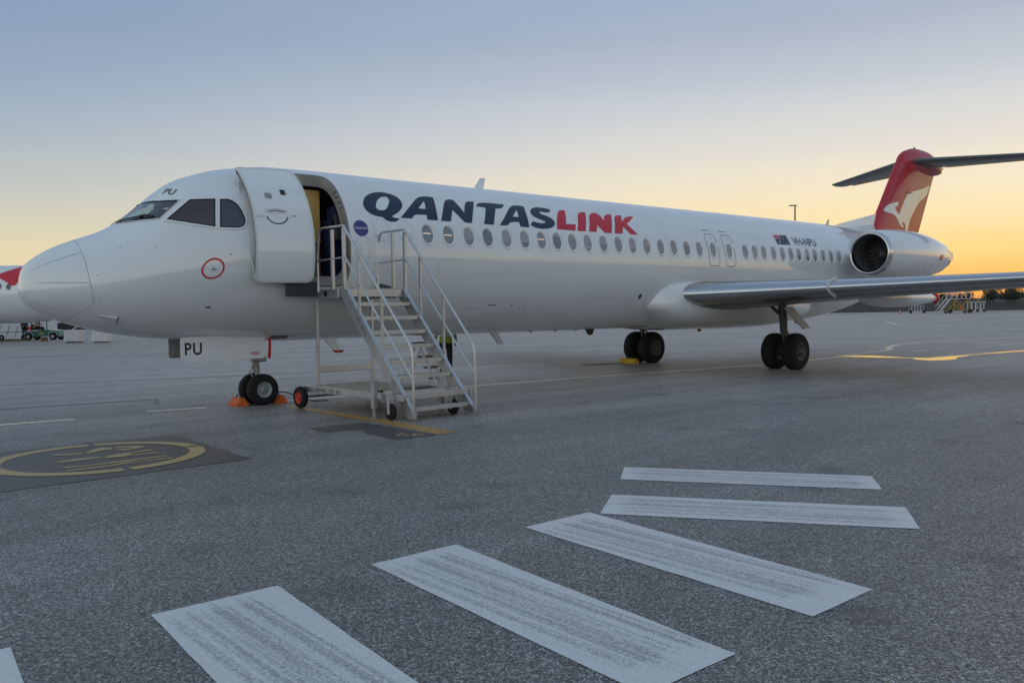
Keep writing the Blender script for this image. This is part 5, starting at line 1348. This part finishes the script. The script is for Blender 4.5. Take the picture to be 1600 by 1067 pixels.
def face_and_hair(p, hair):
    h = MB(); h.lathe([(1.60, .07), (1.66, .088), (1.72, .086), (1.775, .055), (1.79, .003)], (0, .005, 0), 2, 20); h.build('hair', hair, p)
    m = MB(); m.add([(-.012, -.125, 1.66), (.012, -.125, 1.66), (0, -.152, 1.632), (-.014, -.128, 1.625), (.014, -.128, 1.625), (0, -.12, 1.68)], [(0, 1, 2), (0, 2, 3), (1, 4, 2), (3, 2, 4), (0, 5, 1)])
    m.build('nose', SKIN, p)
    m = MB(); m.box((-.03, -.118, 1.668), (.02, .012, .009)); m.box((.03, -.118, 1.668), (.02, .012, .009)); m.build('eyes', BLACKP, p)
p1 = person((9.72, 1.85, 0), rad(150), J, E_, ([HIVIS, TROUSER, SKIN, BLACKP, REFLECT], worker_mat), 'worker in yellow hi-vis top and dark trousers beyond the boarding stairs')
face_and_hair(p1, HAIR)

# ================================================================== BACKGROUND
FWD = Vector((math.sin(YAW), math.cos(YAW), 0)); RGT = Vector((math.cos(YAW), -math.sin(YAW), 0))
def field(depth, lateral):
    """place on the apron given in metres ahead of and to the right of the crossing"""
    p = Vector((CAM.x, CAM.y, 0)) + FWD * depth + RGT * lateral
    return (p.x, p.y, 0)
RZ = -YAW
# ---- airliner parked on the far stand
far = tag(empty('parked_airliner', field(59, -35.2), RZ), 'white airliner with red swoosh parked beyond the nose', 'airliner')
m = MB(); R = []
for x, zc_, rz_, ry in ((-21, 3.0, .05, .05), (-20.4, 3.05, .75, .7), (-19, 3.2, 1.35, 1.3), (-17, 3.33, 1.85, 1.8), (-15, 3.35, 1.98, 1.97), (2.0, 3.35, 1.98, 1.97), (4.0, 3.46, 1.87, 1.9), (6.5, 3.75, 1.58, 1.65), (9.5, 4.2, 1.1, 1.2), (12.5, 4.7, .55, .6), (14, 4.95, .15, .2)):
    R.append([(x, ry * math.cos(q * math.pi / 20), zc_ + rz_ * math.sin(q * math.pi / 20)) for q in range(40)])
m.loft(R); ff = m.build('fuselage', WHITE, far)
def FP(x, z, o=.03):
    zc_ = np.interp(x, [2, 4, 6.5], [3.35, 3.46, 3.75]); r = np.interp(x, [2, 4, 6.5], [1.98, 1.87, 1.58]); s = (z - zc_) / r
    return Vector((x, -(r + o) * math.sqrt(max(.001, 1 - s * s)), zc_ + (r + o) * s))
decal('livery_swoosh', [[(-.2, 4.22), (.94, 4.63), (2.3, 5.22), (2.75, 4.6), (2.5, 4.16), (2.25, 3.88), (2.03, 3.90), (1.72, 4.11), (1.16, 4.40), (.6, 4.45)]], lambda u, v: FP(u, v), RED, ff, .3, .12)
for x, z in ((1.26, 3.86), (1.88, 3.80), (.64, 3.86), (.04, 3.86), (-.56, 3.86)):
    decal('window', [ellipse(x, z, .14, .19, 14)], lambda u, v: FP(u, v, .04), PANEDK, ff, None, .1)
for sg in (-1, 1):
    m = MB(); m.loft([[(-9.5 + c * 6 + 0, sg * 1.2, 2.0 + h * .7) for c, h in AF], [(-4.6 + c * 1.6, sg * 15, 2.9 + h * .16) for c, h in AF]]); m.build('wing', WINGGREY, far)
    m = MB(); m.lathe([(-10.6, .85), (-10.7, .95), (-10, 1.08), (-8.6, 1.05), (-7, .7)], (0, sg * 5.6, 1.75), 0, 32); m.build('engine_nacelle', WHITE, far)
    wheel('main_wheel', (-4.5, sg * 3.6, .55), .55, .4, .25, DARKHUB, far)
    m = MB(); m.tube([(-4.5, sg * 3.6, .5), (-4.5, sg * 3.2, 2.1)], .12, 12); m.build('main_gear_leg', STEEL, far)
wheel('nose_wheel', (-17, 0, .4), .4, .25, .18, DARKHUB, far)
m = MB(); m.tube([(-17, 0, .4), (-17, 0, 1.8)], .09, 12); m.build('nose_gear_leg', STEEL, far)

# ---- baggage tractor, its driver, a worker, boxes
tug = tag(empty('baggage_tractor', field(67, -36.4), RZ), 'teal baggage tractor parked below the far airliner', 'tractor')
m = MB(); m.prism([(-1.35, .30), (-1.35, .72), (.15, .72), (.35, .82), (1.25, .74), (1.38, .60), (1.38, .30)], -.6, .6, 1); m.build('body', TEAL, tug)
for x in (-.95, .95):
    for y in (-.58, .58):
        m = MB(); m.lathe([(-.1, .12), (-.1, .25), (-.06, .29), (.06, .29), (.1, .25), (.1, .12)], (x, y, .29), 1, 28); w_ = m.build('wheel', RUBBER, tug)
        m = MB(); m.lathe([(-.105, .14), (-.06, .08), (-.06, .002)], (x, y, .29), 1, 20); m.lathe([(.105, .14), (.06, .08), (.06, .002)], (x, y, .29), 1, 20); m.build('wheel_rim', WHITEBOX, w_)
    m = MB(); m.tube([(x - .36, -.62, .36), (x - .25, -.62, .58), (x, -.62, .66), (x + .25, -.62, .58), (x + .36, -.62, .36)], .03, 6); m.build('wheel_arch', WHITEBOX, tug)
for x in (-.75, -.1):
    for y in (-.5, .5):
        m = MB(); m.bar((x, y, .7), (x - .02, y, 1.45), .05, .05); m.build('cab_post', BLACKP, tug)
m = MB(); m.box((-.42, 0, 1.47), (.95, 1.2, .06), bev=.02); m.build('cab_roof', BLACKP, tug)
m = MB(); m.box((-.55, 0, .85), (.45, 1.0, .15), bev=.04); m.box((-.78, 0, 1.05), (.1, 1.0, .4), bev=.03); m.build('seat', BLACKP, tug)
m = MB(); m.box((.05, -.61, .50), (.42, .02, .16)); m.build('number_plate', YFRAME, tug)
sit = {'pelvis': ((0, 0, .16), (.16, .13)), 'waist': ((0, .0, .32), (.15, .12)), 'chest': ((0, -.03, .54), (.18, .13)), 'collar': ((0, -.03, .66), (.11, .09)), 'neck': ((0, -.04, .73), .055), 'head': ((0, -.06, .84), (.08, .095)), 'crown': ((0, -.05, .93), (.06, .075))}
sE = [('pelvis', 'waist'), ('waist', 'chest'), ('chest', 'collar'), ('collar', 'neck'), ('neck', 'head'), ('head', 'crown')]
for s, n in ((-1, 'l'), (1, 'r')):
    sit.update({n + 'sh': ((s * .19, -.02, .62), .065), n + 'el': ((s * .24, -.12, .38), .05), n + 'wr': ((s * .16, -.36, .40), .04), n + 'hd': ((s * .12, -.44, .43), (.035, .045)), n + 'hp': ((s * .09, -.05, .12), .10), n + 'kn': ((s * .11, -.46, .14), .07), n + 'an': ((s * .11, -.52, -.28), .05), n + 'to': ((s * .11, -.66, -.33), (.045, .035))})
    sE += [('collar', n + 'sh'), (n + 'sh', n + 'el'), (n + 'el', n + 'wr'), (n + 'wr', n + 'hd'), ('pelvis', n + 'hp'), (n + 'hp', n + 'kn'), (n + 'kn', n + 'an'), (n + 'an', n + 'to')]
fx_, fy_, _ = field(67, -36.4)
def off_local(dx, dy): v = RGT * dx + FWD * dy; return (fx_ + v.x, fy_ + v.y)
q = off_local(-.5, -.25)
pd = person((q[0], q[1], .85), RZ + rad(90), sit, sE, ([mat('pale_shirt', (.70, .50, .46), .8, var=.15), TROUSER, SKIN, BLACKP], lambda c: 1 if c.z < .22 else (2 if c.z > .72 else 0)), 'driver in pale pink shirt sitting on the teal tractor')
q = off_local(-1.75, .3)
J2, E2 = standing((.24, .0))
p3 = person((q[0], q[1], 0), RZ + rad(40), J2, E2, ([TROUSER, TROUSER, SKIN, BLACKP, HIVIS], worker_mat), 'worker in dark clothes standing at the rear of the teal tractor')
face_and_hair(p3, HAIR)
def white_box(dep, lat, lab, rz=0.0):
    t = tag(empty('storage_box', field(dep, lat), RZ + rz), lab, 'box', 'white boxes under the far airliner')
    m = MB(); m.box((0, 0, .47), (.96, .96, .80), bev=.02); m.build('bin', WHITEBOX, t)
    for x in (-.22, .22):
        b = MB(); b.box((x, -.483, .47), (.40, .012, .72), bev=.004); b.build('panel', mat('panel_white', (.60, .61, .61), .5, var=.1), t)
    for x in (-.3, 0, .3):
        b = MB(); b.box((x, 0, .035), (.12, .9, .07), bev=.006); b.build('runner', BLACKP, t)
    return t
white_box(59, -30.05, 'square white box carrying a raised white lever arm')
white_box(58, -27.7, 'square white box nearest the underside of the nose', .08)
m = MB(); m.bar((0, 0, 0), (.72, .0, .42), .10, .05); o = m.build('lever_arm', WHITEBOX, None, loc=(field(59, -30.15)[0], field(59, -30.15)[1], .89)); o.rotation_euler = (0, 0, RZ); tag(o, 'white lever arm slanting up from the white box', 'lever arm')
m = MB(); m.box((0, 0, .17), (.42, .35, .30), bev=.015); t = m.build('carton', mat('cardboard', (.22, .12, .06), .85, var=.2), None, loc=field(63, -34.3)); tag(t, 'small brown carton on the ground before the tractor', 'carton')
cart = tag(empty('baggage_cart', field(95, -47.6), RZ), 'low dark covered baggage cart beyond the white boxes', 'cart')
m = MB(); m.prism([(-2.2, .35), (-2.2, 1.15), (1.2, 1.2), (2.4, .7), (2.4, .35)], -.8, .8, 1); m.build('cover', mat('tarpaulin', (.014, .015, .018), .7, var=.3), cart)
for x in (-1.6, 1.7):
    m = MB(); m.lathe([(-.1, .1), (-.1, .25), (.1, .25), (.1, .1)], (x, -.75, .26), 1, 20); m.build('wheel', RUBBER, cart)
m = MB(); m.tube([(2.4, 0, .35), (3.2, 0, .3)], .04, 8); m.build('tow_bar', STEEL, cart)
c2 = tag(empty('baggage_trolley', field(69, -39.8), RZ), 'white framed flat trolley left of the teal tractor', 'trolley')
m = MB(); m.box((0, 0, .62), (2.6, 1.2, .08), bev=.01); m.build('bed', WHITEBOX, c2)
for x in (-1.2, -.5, .2, .9): 
    m = MB(); m.bar((x, -.58, .2), (x + .35, -.58, 1.15), .05, .05); m.build('brace', WHITEBOX, c2)
for x in (-.9, .9):
    m = MB(); m.lathe([(-.08, .1), (-.08, .2), (.08, .2), (.08, .1)], (x, -.5, .21), 1, 20); m.build('wheel', RUBBER, c2)
m = MB(); m.box((.95, 0, .9), (.35, .4, .3), bev=.03); m.build('load', REDTAG, c2)
# strip of dry grass
gx, gy, _ = field(65, -39.2)
rg = random.Random(9); m = MB()
for k in range(1600):
    a = rg.uniform(-4.5, 2.6); b_ = rg.uniform(-1.7, 1.7) * (1 - max(0, a) / 3.4); p = Vector((gx, gy, 0)) + RGT * a + FWD * b_; h_ = rg.uniform(.06, .2); t_ = rg.uniform(0, 6.28)
    d = Vector((math.cos(t_), math.sin(t_), 0)) * .03; ln = Vector((rg.uniform(-.08, .08), rg.uniform(-.08, .08), h_))
    m.add([p - d, p + d, p + ln], [(0, 1, 2)])
tag(m.build('dry_grass', STRAW, fixn=False), 'dry straw coloured grass in front of the trolley', 'grass', kind='stuff')

# ---- right background: mobile stairs, stand, trolley, cone
ms2 = tag(empty('mobile_stairs', field(162, 83.2), RZ), 'tall white mobile stairs with yellow bracing by the fence', 'stairs')
for y in (-.8, .8):
    m = MB(); m.bar((-2.9, y, .35), (-.9, y, 2.75), .08, .25); m.build('stringer', WHITEBOX, ms2)
    m = MB(); m.tube([(-2.95, y, 1.3), (-.95, y, 3.75), (2.9, y, 3.75), (2.9, y, 2.75)], .045, 8); m.build('handrail', WHITEBOX, ms2)
    for x in (-2.3, -1.6): 
        m = MB(); m.bar((x, y, .35 + (x + 2.9) * 1.2), (x, y, 1.3 + (x + 2.95) * 1.225), .05, .05); m.build('baluster', WHITEBOX, ms2)
    for x in (-.9, .2, 1.2, 2.0, 2.9):
        m = MB(); m.bar((x, y, 2.75), (x, y, 3.75), .07, .07); m.build('baluster', WHITEBOX, ms2)
    for a, b_ in (((-1.6, y, .4), (.4, y, 2.6)), ((-.2, y, 2.6), (-.2, y, .4)), ((.3, y, .5), (2.4, y, 2.5)), ((2.4, y, .4), (2.4, y, 2.6)), ((1.9, y, .5), (.1, y, 2.4))):
        m = MB(); m.bar(a, b_, .10, .10); m.build('brace', YFRAME, ms2)
    for x in (-.9, 2.7):
        m = MB(); m.lathe([(-.12, .15), (-.12, .36), (.12, .36), (.12, .15)], (x, y, .37), 1, 20); m.build('wheel', RUBBER, ms2)
for k in range(10):
    m = MB(); m.box((-2.75 + k * .2, 0, .5 + k * .24), (.25, 1.6, .04)); m.build('tread', ALUD, ms2)
m = MB(); m.box((1.0, 0, 2.7), (3.9, 1.7, .12)); m.build('platform', WHITEBOX, ms2)
m = MB(); m.box((0, 0, .45), (5.4, 1.5, .18)); m.build('chassis', STEEL, ms2)
m = MB(); m.box((.9, -.95, .95), (.5, .3, .6), bev=.03); m.build('control_box', HIVISO, ms2)
st2 = tag(empty('service_stand', field(178, 96.2), RZ), 'pale service platform stand on wheels right of the mobile stairs', 'platform')
m = MB(); m.box((0, 0, 2.05), (3.2, 1.6, .14)); m.build('platform', WHITEBOX, st2)
for x in (-1.4, -.5, .6, 1.2):
    for y in (-.7, .7):
        m = MB(); m.bar((x, y, .3), (x, y, 2.0), .14, .14); m.build('leg', WHITEBOX, st2)
for x in (-1.5, -.9, .1, 1.5):
    m = MB(); m.bar((x, -.75, 2.1), (x, -.75, 3.3), .06, .06); m.build('rail_post', YFRAME, st2)
m = MB(); m.bar((-1.5, -.75, 3.3), (1.5, -.75, 3.3), .06, .06); m.build('guard_rail', WHITEBOX, st2)
m = MB(); m.box((.6, 0, .32), (1.8, 1.3, .14)); m.build('base', WHITEBOX, st2)
for x in (-1.4, -.1, 1.3):
    m = MB(); m.lathe([(-.1, .1), (-.1, .28), (.1, .28), (.1, .1)], (x, -.7, .29), 1, 18); m.build('wheel', RUBBER, st2)
tr2 = tag(empty('tall_trolley', field(171, 80.5), RZ), 'white open framed trolley between cone and mobile stairs', 'trolley')
for x in (-1.2, -.6, 0, .6, 1.2):
    for y in (-.5, .5):
        m = MB(); m.bar((x, y, .4), (x, y, 1.5), .06, .06); m.build('upright', WHITEBOX, tr2)
m = MB(); m.box((0, 0, .4), (3.0, 1.1, .08)); m.build('bed', WHITEBOX, tr2)
m = MB(); m.box((0, 0, 1.52), (2.7, 1.1, .06)); m.build('top_frame', WHITEBOX, tr2)
for x in (-1.35, 1.35):
    m = MB(); m.lathe([(-.1, .1), (-.1, .3), (.1, .3), (.1, .1)], (x, -.5, .31), 1, 18); m.build('wheel', RUBBER, tr2)
cn = tag(empty('traffic_cone', field(174, 78.6), RZ), 'red and white traffic cone on the far apron', 'cone')
m = MB(); m.lathe([(.06, .22), (.75, .05), (.76, .001)], (0, 0, 0), 2, 20); m.build('body', HIVISO, cn)
m = MB(); m.lathe([(.34, .165), (.52, .125)], (0, 0, 0), 2, 20); m.build('band', WHITEBOX, cn)
m = MB(); m.box((0, 0, .03), (.5, .5, .06), bev=.01); m.build('base', HIVISO, cn)
# ---- boundary fence, bank, trees, hills
fence = tag(empty('boundary_fence', field(206, 100), RZ), 'chain link boundary fence along the far edge of the apron', 'fence')
for k in range(-24, 34):
    m = MB(); m.tube([(k * 3.0, 0, 0), (k * 3.0, 0, 2.6)], .05, 6, smooth=False); m.build('post', POLE, fence)
m = MB(); m.tube([(-72, 0, 2.5), (99, 0, 2.5)], .03, 6); m.build('top_rail', POLE, fence)
m = MB(); m.add([(-72, .03, .05), (99, .03, .05), (99, .03, 2.5), (-72, .03, 2.5)], [(0, 1, 2, 3)]); m.build('mesh_panel', CHAIN, fence)
m = MB(); nA, nB = 90, 10; P_ = []
rb = random.Random(3)
for i in range(nA + 1):
    la = -20 + 260 * i / nA
    hgt = 2.7 + .5 * math.sin(la * .13) + rb.uniform(-.15, .15)
    for j in range(nB + 1):
        dp = 211 + j * 8
        z = hgt * (1 - math.exp(-j * .9)) - .02
        q = field(dp, la); P_.append((q[0], q[1], z))
m.add(P_, [(i * (nB + 1) + j, (i + 1) * (nB + 1) + j, (i + 1) * (nB + 1) + j + 1, i * (nB + 1) + j + 1) for i in range(nA) for j in range(nB)], True)
tag(m.build('embankment', BANK, fixn=False), kind='structure')
q = [field(150, -60), field(150, 300), field(215, 330), field(215, -60)]
o = ground_patch('concrete_strip', [p[:2] for p in q[:2]] + [field(183, 300)[:2], field(183, -60)[:2]], worn_paint('pale_concrete', (.20, .19, .185), .3, (.05, .2, 1), under=(.15, .145, .14), grain=12), .004)
def tree_mesh(seed, hgt, rad_):
    r = random.Random(seed); m = MB()
    cl = [(r.gauss(0, rad_ * .42), r.gauss(0, rad_ * .42), hgt * r.uniform(.35, .92), rad_ * r.uniform(.25, .5)) for _ in range(16)]
    for k in range(1500):
        c = cl[r.randrange(16)]; v = Vector((r.gauss(0, 1), r.gauss(0, 1), r.gauss(0, .8))).normalized() * c[3] * r.uniform(.5, 1.05)
        p = Vector(c[:3]) + v; a = Vector((r.uniform(-1, 1), r.uniform(-1, 1), r.uniform(-1, 1))).normalized(); b = a.cross(Vector((r.uniform(-1, 1), r.uniform(-1, 1), .3))).normalized(); s = r.uniform(.10, .24)
        m.add([p - a * s, p + b * s * .6, p + a * s, p - b * s * .6], [(0, 1, 2, 3)])
    t = MB(); t.tube([(0, 0, 0), (.05, 0, hgt * .3), (-.05, .05, hgt * .6)], [.16, .11, .05], 8)
    for c in cl[:7]: t.tube([(0, 0, hgt * .3), (c[0] * .5, c[1] * .5, (hgt * .3 + c[2]) / 2), c[:3]], [.07, .05, .02], 6)
    return m, t
protos = []
for sd_, h_, r_, lf in ((1, 5.6, 2.6, 0), (2, 4.6, 2.9, 1), (3, 3.4, 2.2, 0)):
    t = empty('tree', (0, 0, 0)); a, b_ = tree_mesh(sd_, h_, r_); a.build('crown', LEAFS[lf], t, fixn=False); b_.build('trunk', BARK, t); protos.append(t)
spots = [(0, 222, 124.5, .95), (1, 228, 119.5, .9), (2, 219, 121.5, 1), (1, 224, 129.5, .95), (2, 218, 127, 1.0), (0, 232, 136, .95), (1, 221, 134, .85), (2, 219, 138.5, 1.1), (0, 226, 142, .9), (1, 231, 115, .8), (2, 224, 112, .95), (2, 236, 106, 1.1), (1, 238, 100, .75), (2, 226, 132, .9), (1, 228, 147, 1), (2, 230, 92, .9), (2, 233, 84, .8)]
used = set(); rt_ = random.Random(8)
for k, dp, la, s in spots:
    t = protos[k] if k not in used else copy_tree(protos[k]); used.add(k)
    x, y, _ = field(dp, la); t.location = (x, y, 1.3 if dp > 217 else 0); t.rotation_euler = (0, 0, rt_.uniform(0, 6)); t.scale = (s, s, s * .92)
    tag(t, ('tall dark tree on the bank beyond the boundary fence', 'broad olive tree on the bank beyond the boundary fence', 'low dark shrub on the bank beyond the boundary fence')[k], 'tree', 'trees beyond the boundary fence')
m = MB(); rh = random.Random(5); P_ = []; nn_ = 120
for i in range(nn_ + 1):
    la = 300 + 4200 * i / nn_; q = field(3000, la)
    hh = 52 + 22 * math.sin(la * .0021 + 1.0) + 9 * math.sin(la * .0093) + rh.uniform(-2, 2); q2 = field(3500, la)
    P_ += [(q[0], q[1], -2), (q[0], q[1], hh * .55), (q2[0], q2[1], hh * 1.1)]
m.add(P_, [(i * 3 + j, i * 3 + 3 + j, i * 3 + 4 + j, i * 3 + 1 + j) for i in range(nn_) for j in range(2)], True)
tag(m.build('hills', HILL, fixn=False), kind='structure')
lp_ = tag(empty('light_pole', field(88, 29.05), RZ), 'tall grey light pole rising behind the fuselage', 'light pole')
m = MB(); m.tube([(0, 0, 0), (0, 0, 11.9)], [.14, .07], 10); m.build('pole', POLE, lp_)
m = MB(); m.box((-.18, 0, 11.98), (.75, .3, .10), bev=.03); m.build('lamp_head', POLE, lp_)
